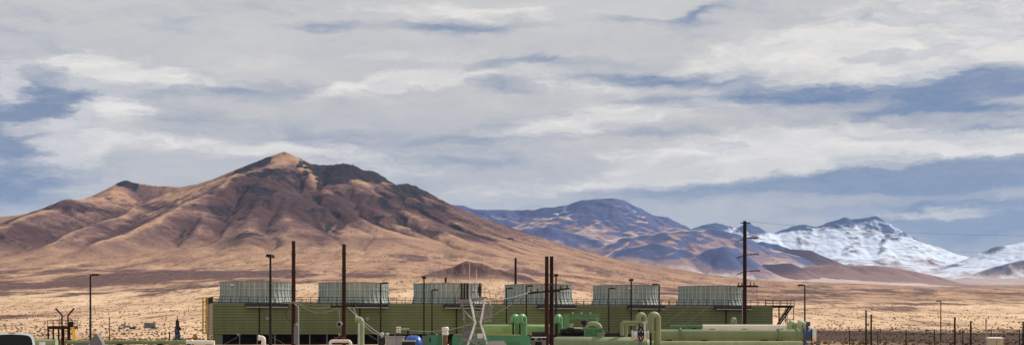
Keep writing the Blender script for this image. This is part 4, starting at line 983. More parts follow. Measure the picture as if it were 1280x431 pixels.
# silver valve with dark wheel
vb = W(800, 418, 104); valve = thing('gate_valve', (vb.x, vb.y, 0), 'silver valve body with a dark round hand wheel among sage green pipes', 'valve')
MB().lathe([(.26, -.62), (.34, -.62), (.34, -.52), (.24, -.48), (.3, -.2), (.42, 0), (.3, .2), (.24, .48), (.34, .52), (.34, .62), (.26, .62)], vb, 18, (1, 0, 0)).build('valve_body', 'steel', valve)
w_c = W(801, 417, 103); mb = MB()
ring = [w_c + V((.20 * math.cos(a), -.05, .48 * math.sin(a))) for a in [2 * math.pi * i / 20 for i in range(21)]]
mb.tube(ring, .055, 6, caps=False); mb.lathe([(.18, -.06), (.18, .06)], w_c, 12, (0, 1, 0))
for a in (0, 60, 120): d = V((.2 * math.cos(D2R(a)), -.05, .48 * math.sin(D2R(a)))); mb.beam(w_c - d, w_c + d, .06)
mb.lathe([(.19, -.02), (.19, .02)], w_c - V((0, 0, 0)), 14, (0, 1, 0)); mb.build('hand_wheel', 'black', valve)
MB().box((vb.x, vb.y, .75), (.3, .4, 1.5)).build('pedestal', 'greyd', valve)
MB().tube([vb + V((.35, 0, .2)), vb + V((.35, 0, .85))], .09, 8).lathe([(.2, 0), (.2, .06)], vb + V((.35, 0, .85)), 12).build('bonnet', 'steel', valve)
MB().tube([vb + V((-.2, 0, .3)), vb + V((-.2, 0, .75))], .08, 8).build('drain_cock', 'galvd', valve)

# blue valve at the end of the big pipe
bb = W(1009, 418.6, YB); bv = thing('blue_valve', (bb.x, bb.y, 0), 'dark blue valve with a bright round steel flange at the end of the thickest pipe', 'valve')
MB().lathe([(.5, -.42), (.62, -.42), (.62, -.28), (.44, -.2), (.5, .1), (.44, .3), (.56, .34), (.56, .44)], bb, 20, (1, 0, 0)).build('valve_body', 'navy', bv)
MB().lathe([(.42, .45), (.58, .45), (.58, .72), (.42, .74)], bb, 22, (1, -.25, 0)).build('end_flange', 'steel', bv)
mb = MB(); mb.tube([bb + Z(.45), bb + Z(.95)], .12, 8); mb.box(bb + V((.05, -.1, .95)), (.3, .35, .36)); mb.build('actuator', 'navy', bv)
mb = MB(); mb.beam(bb + V((-.35, -.3, -.6)), bb + V((-.35, -.3, -bb.z)), .14); mb.beam(bb + V((.4, -.3, -.4)), bb + V((1.15, -.3, -1.2)), .12); mb.beam(bb + V((1.15, -.3, -1.2)), bb + V((1.35, -.3, -bb.z)), .12); mb.beam(bb + V((-.2, -.4, -.6)), bb + V((.5, -.4, -bb.z)), .1); mb.build('blue_frame', 'navy', bv)

# ------------------------------------------------------------------ green vessels and the generator set
def drum(name, x0, x1, row, Y, r, mat, label, cat='vessel'):
    a, b = W(x0, row, Y), W(x1, row, Y); L = b.x - a.x; t = thing(name, V((a.x, Y, 0)), label, cat)
    h = r * .5; pr = [(.01, 0), (r * .45, h * .12), (r * .75, h * .38), (r * .94, h * .72), (r, h), (r, L - h), (r * .94, L - h * .72), (r * .75, L - h * .38), (r * .45, L - h * .12), (.01, L)]
    MB().lathe(pr, a, 28, (1, 0, 0)).build('shell', mat, t)
    for f in (.22, .78):
        x = a.x + L * f; zt = a.z - r * .72
        mb = MB().box((x, Y, max(zt, .1) / 2), (.3, r * 1.5, max(zt, .1))); mb.box((x, Y, .05), (.6, r * 2, .1)); mb.build('saddle', mat, t)
    for f in (.34, .66): MB().lathe([(r - .01, -.06), (r + .015, -.06), (r + .015, .06), (r - .01, .06)], V((a.x + L * f, Y, a.z)), 28, (1, 0, 0), caps=False).build('weld_band', mat, t)
    mb = MB(); mb.lathe([(.25, 0), (.25, .28), (.32, .28), (.32, .36)], V((a.x + L * .5, Y, a.z + r - .05)), 14); mb.build('nozzle', mat, t)
    return t
drum('condenser_vessel', 688, 814, 434, 108, .80, 'sage', 'long pale sage vessel along the bottom edge beneath the green generator set')
drum('green_vessel', 602, 690, 411.4, 119, .42, 'lime', 'bright light green horizontal vessel behind the emerald enclosure')
drum('cream_pipe_drum', 696, 728, 412, 121, .22, 'mint', 'short pale green drum behind the black motor')
YG = 113.0; gb = W(730, 420, YG); gen = thing('generator_set', (gb.x, YG, 0), 'black motor and emerald guarded machine on a skid under a green gantry', 'machine')
x0, x1 = gx(697, YG), gx(758, YG); zs = gz(419.5, YG)
mb = MB().box(((x0 + x1) / 2, YG, zs - .1), (x1 - x0, 1.4, .2))
for f in (.05, .35, .65, .95):
    for d in (-.55, .55): mb.box((x0 + (x1 - x0) * f, YG + d, (zs - .2) / 2), (.16, .16, zs - .2))
mb.build('skid', 'greyd', gen)
zc = gz(414.8, YG); mb = MB(); mb.lathe([(.2, 0), (.3, .03), (.3, .12), (.27, .16), (.29, .22), (.29, 1.75), (.26, 1.8), (.3, 1.86), (.3, 1.98), (.12, 2.0)], W(700, 414.8, YG), 20, (1, 0, 0))
for i in range(14): mb.lathe([(.33, -.02), (.33, .02)], W(703 + 1.8 * i, 414.8, YG), 18, (1, 0, 0))
for px_ in (706, 726): mb.box((gx(px_, YG), YG, (zc - .25 + zs) / 2), (.25, .6, zc - .2 - zs))
mb.box(W(713, 410.3, YG - .2), (.5, .35, .2)); mb.build('motor', 'black', gen)
guard = MB().box(W(742, 414.8, YG), (1.40, .9, .60)).build('guard', 'emerd', gen)
mb = MB(); gc = W(742, 414.8, YG - .47)
for dx in (-.7, 0, .7): mb.beam(gc + V((dx, 0, -.32)), gc + V((dx, 0, .32)), .08, .05)
for dz in (-.31, .31): mb.beam(gc + V((-.72, 0, dz)), gc + V((.72, 0, dz)), .05, .08)
mb.build('guard_frame', 'green', guard)
mb = MB(); mb.quad_hull([W(753, 419, YG - .4), W(759, 419, YG - .4), W(759, 419, YG + .4), W(753, 419, YG + .4)], [W(753, 410.5, YG - .4), W(754.5, 411, YG - .4), W(754.5, 411, YG + .4), W(753, 410.5, YG + .4)]); mb.build('coupling_cover', 'green', gen)
YA = 116.0; gan = thing('green_gantry', (gx(708, YA), YA, 0), 'green steel gantry beam on legs over the pale arched duct', 'gantry')
mb = MB()
mb.beam(W(704, 392.2, YA), W(749, 392.2, YA), .2, .07); mb.beam(W(704, 397.3, YA), W(749, 397.3, YA), .2, .07)
for i in range(11): x = 705 + 4.3 * i; mb.beam(W(x, 397.2, YA), W(x + (2.2 if i % 2 else 0), 392.2, YA), .09, .07)
mb.box(W(726, 394.8, YA + .02), (2.7, .03, .24)); mb.build('beam', 'green', gan)
MB().beam(W(746, 397, YA), W(750.5, 424, YA), .26, .18).build('leg', 'green', gan)
MB().beam(W(709, 392, YA), W(706.5, 430, YA), .42, .3).build('leg', 'green', gan)
MB().beam(W(709, 398, YA + .5), W(713, 430, YA + .8), .2, .18).build('leg', 'green', gan)
for x in (716, 727, 738): MB().box(W(x, 390.9, YA), (.14, .14, .14)).build('lug', 'rib', gan)
cA = W(740.5, 410.2, YA - .6); arch = thing('arched_duct', (cA.x, cA.y, 0), 'fat cream arched duct beneath the green gantry', 'duct')
MB().tube([cA + V((-.62, 0, -1.9))] + arc(cA, .62, 180, 0, 16, (1, 0, 0), (0, 0, .66)) + [cA + V((.62, 0, -1.9))], .18, 16).build('duct', 'mint', arch)
mb = MB().lathe([(.32, -.1), (.32, .1), (.2, .14), (.2, .3)], cA + V((-.6, -.05, .45)), 14, (-.8, 0, .35)); mb.build('end_fitting', 'black', arch)
tag(MB().box(W(765, 419, 111), (1.0, .6, .32)).lathe([(.16, -.65), (.18, -.5), (.18, .5), (.16, .65)], W(765, 417.7, 111), 12, (1, 0, 0)).box((gx(761, 111), 111, .7), (.12, .4, 1.4)).box((gx(769, 111), 111, .7), (.12, .4, 1.4)).build('small_pump', 'black'), 'small black pump lying right of the emerald guarded machine', 'pump')
tag(MB().lathe([(.18, -.7), (.26, -.66), (.26, .5), (.16, .66)], W(676, 417.5, 114), 14, (1, 0, .05)).box((gx(672, 114), 114, .8), (.14, .4, 1.6)).box((gx(680, 114), 114, .8), (.14, .4, 1.6)).build('small_motor', 'black'), 'dark motor partly behind the twin rust brown poles', 'motor')

# emerald enclosure
YE = 100.0; ex0, ex1 = gx(566, YE), gx(663, YE); ez = gz(417.3, YE)
enc = thing('emerald_enclosure', (ex0, YE, 0), 'long emerald green box enclosure with a pale top edge, right of the white bent frame', 'enclosure')
pf = [(ex0, 0), (ex1, 0), (ex1, ez - .22), (ex1 - .12, ez - .1), (ex1 - .7, ez - .03), (ex0 + .2, ez), (ex0, ez - .12)]
MB().quad_hull([V((x, YE - 1, z)) for x, z in pf], [V((x, YE + 1, z)) for x, z in pf]).build('body', 'emer', enc)
MB().beam(V((ex0 + .1, YE - 1.02, ez - .02)), V((ex1 - .7, YE - 1.02, ez - .05)), .06, .07).build('top_trim', 'mint', enc)
for f in (.3, .55, .78): MB().box(V((ex0 + (ex1 - ex0) * f, YE - 1.02, ez * .42)), (.9, .05, ez * .62)).build('door', 'emerd', enc)
tag(MB().box(V((gx(606, 94), 94, .55)), (.1, .1, 1.1)).quad_hull([W(607, 431, 94), W(634, 431, 94), W(630, 425.5, 94), W(612, 425.5, 94)], [W(607, 431, 94.8), W(634, 431, 94.8), W(630, 425.5, 94.8), W(612, 425.5, 94.8)]).box(V((gx(620, 94), 94.4, .55)), (1.0, .7, 1.1)).build('grey_hatch', 'grey'), 'low grey hood with sloping ends in front of the emerald enclosure', 'hood')
bx = thing('panel_cabinet', (gx(673, 101), 101, 0), 'dark panel cabinet between the emerald enclosure and the twin poles', 'cabinet')
MB().box(V((gx(673, 101), 101, .78)), (1.05, .8, 1.56)).build('body', 'greyd', bx); MB().box(V((gx(673, 101), 100.58, .85)), (.46, .04, 1.2)).build('door', 'pitch', bx); MB().beam(W(664, 421, 100.5), W(683, 421, 100.5), .07).build('top_rail', 'galv', bx)
# ------------------------------------------------------------------ switchyard in the middle
YS = 95.0
sw = thing('switch_frame', (gx(594, YS), YS, 0), 'pale bent tubular steel frame carrying dark insulators before the third fan stack', 'steel frame')
def S(px, py, dy=0.0): return W(px, py, YS + dy)
for pts in ([S(579, 448, -.9), S(594.2, 403, -.3), S(587.5, 373, -.1)], [S(614, 448, -.9), S(600.8, 403, -.3), S(606.5, 372.5, -.1)]):
    MB().tube(pts, .072, 10).build('leg', 'galv', sw)
for pts in ([S(570, 448, 1.0), S(581.5, 404, .6), S(577.5, 377, .4)], [S(600, 448, 1.2), S(590.5, 410, .7), S(593, 378, .5)]):
    MB().tube(pts, .055, 10).build('leg', 'galvd', sw)
mb = MB(); mb.beam(S(573, 375.5), S(609, 371.5), .13, .16); mb.beam(S(574, 376.5, .7), S(609, 372.5, .7), .10, .14)
mb.build('top_beam', 'galvd', sw); mb = MB(); mb.beam(S(590, 395), S(614, 394.5), .1, .1); mb.beam(S(592, 409.5), S(602, 409.5), .09, .1); mb.beam(S(571, 377.5), S(586, 378, .2), .16, .12); mb.beam(S(578, 424, -.5), S(608, 424, -.5), .12, .16)
mb.beam(S(588, 384), S(604, 398), .05); mb.beam(S(579, 440, -.9), S(610, 424, -.7), .06); mb.beam(S(612, 440, -.9), S(586, 424, -.7), .06); mb.beam(S(589, 389), S(604, 389), .07); mb.beam(S(575, 381), S(612, 381, .3), .06); mb.beam(S(580, 388, .4), S(594, 402, .2), .06); mb.beam(S(607, 374), S(616, 384, -.2), .05); mb.beam(S(576, 386, .5), S(576, 376, .5), .06);  mb.beam(S(604, 384), S(591, 398), .04); mb.beam(S(577, 384, .5), S(588, 397), .04)
mb.build('cross_beams', 'galvd', sw)
for x in (577, 580.6, 584.2):
    mb = MB(); insul(mb, S(x, 374.5), (0, 0, 1), 1.10, .115, 8); mb.tube([S(x, 355), S(x, 353)], .03, 6); mb.build('insulator', 'porc', sw)
mb = MB(); mb.lathe([(.05, 0), (.06, .12), (.11, .2), (.08, .26), (.15, .36), (.10, .42), (.17, .52), (.12, .6), (.15, .68), (.07, .76), (.09, .84), (.03, .96)], S(599.8, 371.5), 12); mb.build('insulator', 'porc', sw)
MB().tube([S(587, 374), S(587, 327)], .028, 6, .016).build('lightning_rod', 'galv', sw)
MB().tube([S(595.5, 374), S(595.5, 336)], .028, 6, .016).build('lightning_rod', 'galv', sw)
dsw = MB()
for k in range(6): dsw.tube([S(602 + k * 2.4, 396.5 - k * .3, -.2), S(604 + k * 2.2, 381.5 + k * .6, -.2)], .022, 5)
dsw.beam(S(599, 397, -.2), S(616, 395.5, -.2), .1, .14); dsw.beam(S(599, 402, -.2), S(615, 400, -.2), .08, .1); dsw.beam(S(602, 382, -.2), S(616, 384, -.2), .05); dsw.beam(S(600, 392, -.2), S(613, 399, -.2), .05); dsw.beam(S(615, 384, -.2), S(611, 402, -.2), .04)
dsw.build('disconnect_switch', 'galvd', sw)
for pts in ([S(577, 353), S(568, 372), S(583, 392, .3), S(579, 420, .3)], [S(600, 353), S(611, 362), S(616, 384)], [S(584, 354), S(592, 366), S(593, 395)]):
    MB().tube(pts, .016, 5).build('jumper_cable', 'wire', sw)
MB().box(S(586, 421, .2), (.6, .5, .9)).build('mechanism_box', 'greyd', sw)
MB().box(S(600, 421, -.1), (.35, .4, .5)).build('mechanism_box', 'galv', sw)

YX = 98.0
tr = thing('transformer', (gx(494, YX), YX, 0), 'pale grey transformer cabinet with a cream bushing on top, left of the blue tank', 'transformer')
x0, x1 = gx(482.5, YX), gx(505, YX); zt = gz(420.3, YX)
MB().box(((x0 + x1) / 2, YX, zt / 2), (x1 - x0, 1.1, zt)).box(((x0 + x1) / 2, YX, zt + .02), (x1 - x0 + .1, 1.2, .06)).build('cabinet', 'grey', tr)
mb = MB()
for f in (.04, .5, .96): mb.box((x0 + (x1 - x0) * f, YX - .57, zt * .5), (.06, .05, zt * .96))
mb.build('door_frame', 'rib', tr)
for i in range(5): pass
mb = MB(); insul(mb, W(498, 420, YX), (0, 0, 1), .28, .15, 3); mb.build('bushing', 'porc', tr)
MB().lathe([(.15, 0), (.17, .04), (.17, .24), (.13, .27)], W(498, 415.8, YX), 14).build('bushing', 'cream', tr)
mb = MB(); mb.lathe([(.05, 0), (.05, .14), (.10, .16), (.05, .2)], W(496.5, 411.5, YX), 8); mb.lathe([(.05, 0), (.05, .14), (.10, .16), (.05, .2)], W(499.5, 411.5, YX), 8); mb.beam(W(500, 410.5, YX), W(512, 410, YX), .04); mb.build('terminal', 'galv', tr)
for px in (477.5, 484):
    mb = MB(); insul(mb, W(px, 421.5 if px < 480 else 420, YX - .3), (0, 0, 1), .36 if px < 480 else .24, .15, 4); mb.build('bushing', 'galv', tr)
MB().box((gx(477.5, YX), YX - .3, gz(421.5, YX) / 2), (.4, .4, gz(421.5, YX))).build('bushing_stand', 'black', tr)
mb = MB(); insul(mb, W(510, 420, YX + .4), (0, 0, 1), .45, .12, 4); mb.build('bushing', 'porc', tr)
MB().box((gx(510, YX), YX + .4, gz(420, YX) / 2), (.3, .3, gz(420, YX))).build('bushing_stand', 'greyd', tr)

YK = 97.0; tk = thing('blue_tank', (gx(518, YK), YK, 0), 'bright blue round ended tank between the grey transformer and the small green cabinet', 'tank')
r = .62; zc = gz(418.6, YK) - r; xa, xb = gx(506, YK), gx(528, YK); L = xb - xa
MB().lathe([(.01, 0), (r * .6, .06), (r * .9, .2), (r, .42), (r, L - .42), (r * .9, L - .2), (r * .6, L - .06), (.01, L)], V((xa, YK, zc)), 26, (1, 0, 0)).build('shell', 'blue', tk)
MB().box((xa + .3, YK, .35), (.2, .9, .7)).box((xb - .35, YK, .35), (.2, .9, .7)).build('saddle', 'greyd', tk)
cbx = thing('small_cabinet', (gx(511, 94), 94, 0), 'low dark cabinet with a pale blue grey lid in front of the blue tank', 'cabinet')
MB().box((gx(511, 94), 94, gz(426.5, 94) / 2), (.85, .6, gz(426.5, 94))).build('body', 'black', cbx); MB().box((gx(510, 94), 94, gz(425.5, 94)), (.95, .7, .10)).build('lid', 'grey', cbx)
ge = thing('green_cabinet', (gx(540, 99), 99, 0), 'small square emerald cabinet with a grey left part, right of the blue tank', 'cabinet')
zt = gz(418, 99); MB().box((gx(543.5, 99), 99, zt / 2), (1.08, .9, zt)).build('body', 'emer', ge); MB().box((gx(530.8, 99), 99, zt / 2 - .03), (.30, .84, zt - .06)).build('side_panel', 'greyd', ge); MB().box((gx(538, 99), 98.53, zt - .33), (.10, .04, .28)).build('handle', 'black', ge); MB().box((gx(550, 99), 98.53, zt / 2), (.3, .03, zt * .94)).build('door', 'emerd', ge)
vs = thing('vent_stack', (gx(556.5, 97), 97, 0), 'brown vent stack with a white banded cap right of the small emerald cabinet', 'vent stack')
MB().lathe([(.17, 0), (.17, gz(418, 97))], V((gx(556.5, 97), 97, 0)), 14).build('pipe', 'brown', vs)
MB().lathe([(.22, 0), (.22, .22), (.18, .24), (.18, .27), (.24, .30), (.24, .48), (.17, .55)], W(556.5, 418.2, 97), 16).build('cap', 'white', vs)
MB().box((gx(563, 97), 97.2, .8), (.22, .4, 1.6)).build('side_box', 'black', vs)

pipe_obj('white_elbow', [V((gx(329.5, 104), 104, 0)), W(329.5, 425, 104)] + arc(W(326.5, 424.6, 104), .175, 0, 90, 6, (1, 0, 0)) + [W(323, 421.6, 104)], .16, 'white', 'short white pipe elbow rising before the black air inlet below the first fan stack', 'pipe', [(W(324, 421.6, 104), (1, 0, 0))])
pipe_obj('white_pipe_loop', [V((gx(413, 101), 101, 0)), W(413, 429, 101)] + arc(W(415.5, 428.3, 101), .14, 180, 90, 5, (1, 0, 0)) + [W(433, 425.8, 101)] + arc(W(434.5, 429.5, 101), .21, 90, 0, 5, (1, 0, 0)) + [V((gx(438.2, 101), 101, 0))], .115, 'white', 'white pipe loop like a low arch at the foot of the second dark rust pole', 'pipe')
rv = thing('red_valve', (gx(424, 103), 103, 0), 'dark red valve wheels above the white pipe loop', 'valve')
mb = MB()
for x in (420, 428): mb.lathe([(.16, -.02), (.16, .02)], W(x, 421.5, 103), 14); mb.tube([W(x, 421.5, 103), V((gx(x, 103), 103, .9))], .03, 6)
mb.beam(W(417, 424, 103), W(436, 424, 103), .08); mb.build('wheels', 'red', rv); MB().tube([V((gx(416, 103), 103, .9)), V((gx(436, 103), 103, .9))], .12, 10).box((gx(420, 103), 103, .4), (.2, .2, .8)).box((gx(432, 103), 103, .4), (.2, .2, .8)).build('manifold', 'black', rv)
pipe_obj('standpipe', [V((gx(451.8, 105), 105, 0)), W(451.8, 404, 105)] + arc(W(447.8, 402.4, 105), .235, 0, 90, 6, (1, 0, 0)) + [W(444.5, 398.4, 105)], .205, 'mint', 'pale green standpipe bent left at its top, left of the transformer', 'pipe', [(W(451.8, 409, 105), (0, 0, 1)), (W(445.2, 398.4, 105), (1, 0, 0))])
tag(MB().tube([V((gx(448.2, 104.6), 104.6, 0)), W(448.4, 403, 104.6)], .06, 8).tube([W(448.4, 406, 104.6), W(450.5, 406, 104.9)], .04, 6).build('thin_pipe', 'rib'), 'thin pale pipe hugging the left side of the bent green standpipe', 'pipe')

# ------------------------------------------------------------------ left yard
YL = 110.0
lp = pipe_obj('long_pipe', [W(84, 427.3, YL), W(242, 427.3, YL)], .155, 'sage', 'long thin sage green pipe running along the left bottom edge', 'pipe', [(W(x, 427.3, YL), (1, 0, 0)) for x in (128, 180, 222)], sup=[W(x, 427.3, YL) for x in (100, 150, 200, 236)])
pipe_obj('white_end_pipe', [W(233, 427.2, 107), W(268, 428.2, 107)], .185, 'white', 'white clad pipe end lying at the foot of the yellow caged ladder', 'pipe', [(W(240, 427.4, 107), (1, 0, 0))], sup=[W(238, 427.3, 107), W(262, 428, 107)])
pipe_obj('fat_pipe', [W(38, 428.6, 98), W(71, 428.6, 98)], .28, 'mint', 'fat pale green pipe stub right of the white pickup', 'pipe', [(W(70, 428.6, 98), (1, 0, 0))], sup=[W(44, 428.6, 98), W(64, 428.6, 98)])
gs = thing('gable_box', (gx(121, 92), 92, 0), 'grey utility box with a pointed sloping top by the lone left lamp post', 'utility box')
MB().quad_hull([W(112, 431, 92), W(128, 431, 92), W(127.5, 428, 92), W(121.5, 417.5, 92), W(119.5, 417, 92), W(112, 425, 92)], [W(112, 431, 92) + V((0, .6, 0)), W(128, 431, 92) + V((0, .6, 0)), W(127.5, 428, 92) + V((0, .6, 0)), W(121.5, 417.5, 92) + V((0, .6, 0)), W(119.5, 417, 92) + V((0, .6, 0)), W(112, 425, 92) + V((0, .6, 0))]).box((gx(120.7, 92), 92.45, .64), (.88, .9, 1.28)).build('body', 'greyd', gs)
MB().box((gx(101, 93), 93.3, gz(428, 93) / 2), (1.0, .6, gz(428, 93))).box((gx(101, 93), 93.3, gz(428, 93)), (1.1, .7, .05)).build('side_box', 'galvd', gs)

YO = 180.0; pf = thing('service_platform', (gx(78, YO), YO, 0), 'rusty service platform on legs with two slanted stub stacks, right of the white pickup', 'platform')
zdk = gz(408.5, YO); xa, xb = gx(62.5, YO), gx(94, YO)
MB().box(((xa + xb) / 2, YO, zdk - .1), (xb - xa, 2.2, .26)).build('deck', 'rust', pf)
for x in (63.5, 76.5, 90):
    for d in (-1, 1): MB().beam(V((gx(x, YO), YO + d, 0)), V((gx(x, YO), YO + d, zdk)), .17).build('leg', 'rust', pf)
rail([V((xa, YO - 1.05, zdk)), V((xb, YO - 1.05, zdk)), V((xb, YO + 1.05, zdk))], h=.85, step=.75, r=.028, name='guard_rail', mat='rust', parent=pf)
rail([V((xa, YO + 1.05, zdk)), V((xb, YO + 1.05, zdk))], h=.85, step=.75, r=.028, name='guard_rail', mat='rust', parent=pf)
for x, x2 in ((77.5, 69.5), (85, 92.5)):
    MB().tube([V((gx(x, YO), YO, .2)), W(x, 393.5, YO), W(x2, 385, YO)], .11, 8).build('stub_stack', 'rust', pf)
MB().box(W(88, 404.5, YO - .4), (.62, .6, .62)).build('control_box', 'black', pf)
mb = MB(); mb.beam(V((gx(93, YO), YO - 1.2, zdk)), V((gx(99, YO), YO - 1.2, 0)), .1, .2); mb.beam(V((gx(93, YO), YO - .5, zdk)), V((gx(99, YO), YO - .5, 0)), .1, .2)
for i in range(9): mb.box(V((gx(93 + 6 * i / 9, YO), YO - .85, zdk * (1 - i / 9))), (.22, .7, .04))
mb.build('stairway', 'yellow', pf)

YWL = 250.0; wh = thing('wellhead', (gx(221.5, YWL), YWL, 0), 'tall blue and black wellhead standing on the plain left of the cooling tower', 'wellhead')
cx = gx(221.8, YWL)
MB().lathe([(.55, 0), (.55, .25), (.44, .3), (.46, .9), (.6, .95), (.6, 1.1), (.44, 1.15), (.44, 1.9)], V((cx, YWL, 0)), 14).lathe([(.25, -.2), (.25, .25)], V((cx + .35, YWL - .2, 1.5)), 10, (1, 0, 0)).build('lower_body', 'navy', wh)
MB().lathe([(.42, 1.9), (.52, 1.95), (.52, 2.1), (.36, 2.15), (.40, 2.9), (.46, 2.95), (.46, 3.1), (.30, 3.2), (.34, 4.0), (.2, 4.3), (.06, 4.4), (.05, 5.1)], V((cx, YWL, 0)), 14).lathe([(.22, -.1), (.22, .15), (.1, .2)], V((cx + .5, YWL, 2.7)), 10, (1, 0, 0)).build('valve_stack', 'black', wh)
MB().lathe([(.35, -.03), (.35, .03)], V((cx - .1, YWL - .5, 2.4)), 14, (0, 1, 0)).build('hand_wheel', 'navy', wh)
MB().tube([V((cx + .4, YWL, .9)), V((cx + 1.3, YWL - .3, .9)), V((cx + 1.5, YWL - .3, .1))], .14, 8).box((cx + 1.4, YWL - .3, .3), (.7, .6, .6)).build('side_outlet', 'sage', wh)

YOR = 258.0; ol = thing('orange_loader', (gx(240.5, YOR), YOR, 0), 'small orange loader parked behind the blue wellhead, left of the yellow ladder', 'loader')
ox = gx(240.5, YOR)
MB().quad_hull([(ox - .85, YOR - .6, .45), (ox + .85, YOR - .6, .45), (ox + .85, YOR + .6, .45), (ox - .85, YOR + .6, .45)], [(ox - .7, YOR - .55, 1.15), (ox + .8, YOR - .55, 1.3), (ox + .8, YOR + .55, 1.3), (ox - .7, YOR + .55, 1.15)]).build('body', 'orange', ol)
MB().box((ox + .45, YOR, 1.55), (.5, .9, .55)).build('engine_hood', 'orange', ol)
for sx in (-.55, .55):
    for sy in (-.7, .7): MB().lathe([(.42, -.12), (.45, -.06), (.45, .06), (.42, .12)], (ox + sx, YOR + sy, .45), 16, (0, 1, 0)).build('wheel', 'rubber', ol)
mb = MB()
for sy in (-.62, .62): mb.beam((ox + .8, YOR + sy, 1.3), (ox - 1.0, YOR + sy, .6), .12)
mb.quad_hull([(ox - 1.5, YOR - .8, .12), (ox - 1.0, YOR - .8, .12), (ox - 1.0, YOR + .8, .12), (ox - 1.5, YOR + .8, .12)], [(ox - 1.45, YOR - .8, .6), (ox - .98, YOR - .8, .75), (ox - .98, YOR + .8, .75), (ox - 1.45, YOR + .8, .6)]); mb.build('bucket_arm', 'orange', ol)

YV = 640.0; vx = gx(160, YV); vz = ground_z(vx, YV) - .1
ft = thing('flatbed_truck', (vx, YV, vz), 'far white cab flatbed truck parked on the plain left of the dark tank trailer', 'truck')
def Q(dx, dy, z): return V((vx + dx, YV + dy, vz + z))
MB().quad_hull([Q(-3.4, -1.1, .6), Q(-1.6, -1.1, .6), Q(-1.6, 1.1, .6), Q(-3.4, 1.1, .6)], [Q(-2.9, -1.0, 2.5), Q(-1.6, -1.0, 2.6), Q(-1.6, 1.0, 2.6), Q(-2.9, 1.0, 2.5)]).quad_hull([Q(-4.3, -1, .6), Q(-3.3, -1, .6), Q(-3.3, 1, .6), Q(-4.3, 1, .6)], [Q(-4.2, -.9, 1.5), Q(-3.25, -.9, 1.7), Q(-3.25, .9, 1.7), Q(-4.2, .9, 1.5)]).build('cab', 'white', ft)
MB().box(Q(-2.2, -1.06, 2.0), (.9, .06, .55)).build('window', 'glass', ft)
MB().box(Q(1.0, 0, .95), (6.0, 2.2, .25)).box(Q(-1.3, 0, 2.2), (.3, 2.0, 2.3)).box(Q(.2, 0, 1.4), (1.8, 1.7, .8)).box(Q(3.0, 0, 1.25), (1.4, 1.8, .5)).build('flatbed', 'greyd', ft)
MB().tube([Q(-1.2, -.5, 1.0), Q(-1.2, -.5, 3.9)], .12, 8).build('exhaust_stack', 'galvd', ft)
for dx in (-3.5, 1.4, 2.6):
    for sy in (-1, 1): MB().lathe([(.48, -.15), (.52, -.08), (.52, .08), (.48, .15)], Q(dx, sy, .52), 16, (0, 1, 0)).build('wheel', 'rubber', ft)
vx2 = gx(187.5, YV); vz2 = ground_z(vx2, YV) - .05; tt = thing('tank_trailer', (vx2, YV, vz2), 'far dark grey tank trailer on the plain right of the white cab flatbed truck', 'trailer')
MB().quad_hull([(vx2 - 2.3, YV - 1.1, vz2 + .8), (vx2 + 2.4, YV - 1.1, vz2 + .8), (vx2 + 2.4, YV + 1.1, vz2 + .8), (vx2 - 2.3, YV + 1.1, vz2 + .8)], [(vx2 - 2.3, YV - 1.1, vz2 + 2.9), (vx2 + 2.4, YV - 1.1, vz2 + 2.8), (vx2 + 2.4, YV + 1.1, vz2 + 2.8), (vx2 - 2.3, YV + 1.1, vz2 + 2.9)]).box((vx2, YV - 1.12, vz2 + 1.75), (4.6, .06, .12)).build('tank', 'greyd', tt)
MB().box((vx2, YV, vz2 + .65), (5.0, 1.6, .25)).box((vx2 - 2.3, YV, vz2 + .4), (.2, .3, .8)).build('chassis', 'black', tt)
for dx in (1.2, 2.1):
    for sy in (-1, 1): MB().lathe([(.45, -.15), (.5, -.08), (.5, .08), (.45, .15)], (vx2 + dx, YV + sy, vz2 + .5), 16, (0, 1, 0)).build('wheel', 'rubber', tt)

cb = thing('utility_cabinet', (gx(1244, 100), 100, 0), 'beige utility cabinet with a pale lid at the bottom right before the fence', 'utility cabinet')
zt = gz(422.6, 100); MB().box((gx(1244, 100), 100, zt / 2), (.95, .6, zt)).build('body', 'beige', cb); MB().quad_hull([(gx(1244, 100) - .5, 99.65, zt), (gx(1244, 100) + .5, 99.65, zt), (gx(1244, 100) + .5, 100.35, zt), (gx(1244, 100) - .5, 100.35, zt)], [(gx(1244, 100) - .5, 99.65, zt + .04), (gx(1244, 100) + .5, 99.65, zt + .04), (gx(1244, 100) + .5, 100.35, zt + .1), (gx(1244, 100) - .5, 100.35, zt + .1)]).build('lid', 'white', cb)
MB().box((gx(1244, 100), 99.69, zt * .5), (.03, .02, zt * .9)).build('door_seam', 'greyd', cb)

# ------------------------------------------------------------------ the white pickup, seen from behind
YC = 56.0; cx = gx(14, YC); pk = thing('pickup_truck', (cx, YC, 0), 'white pickup truck with dark rear window parked at the lower left corner', 'pickup truck')
def C(x, y, z): return V((cx + x, YC + y, z))
def slab(mb, lo, hi):
    """lo and hi: (half width, y0, y1, z)"""
    w, a, b, z = lo; w2, a2, b2, z2 = hi
    return mb.quad_hull([C(-w, a, z), C(w, a, z), C(w, b, z), C(-w, b, z)], [C(-w2, a2, z2), C(w2, a2, z2), C(w2, b2, z2), C(-w2, b2, z2)])
mb = MB(); slab(mb, (.98, -2.0, 3.3, .55), (1.0, -2.0, 3.3, .95)); slab(mb, (1.0, -2.0, .0, .95), (.97, -2.0, 0, 1.28)); slab(mb, (1.0, 0.0, 3.35, .95), (.95, 0.0, 3.3, 1.38)); mb.build('body', 'carw', pk)
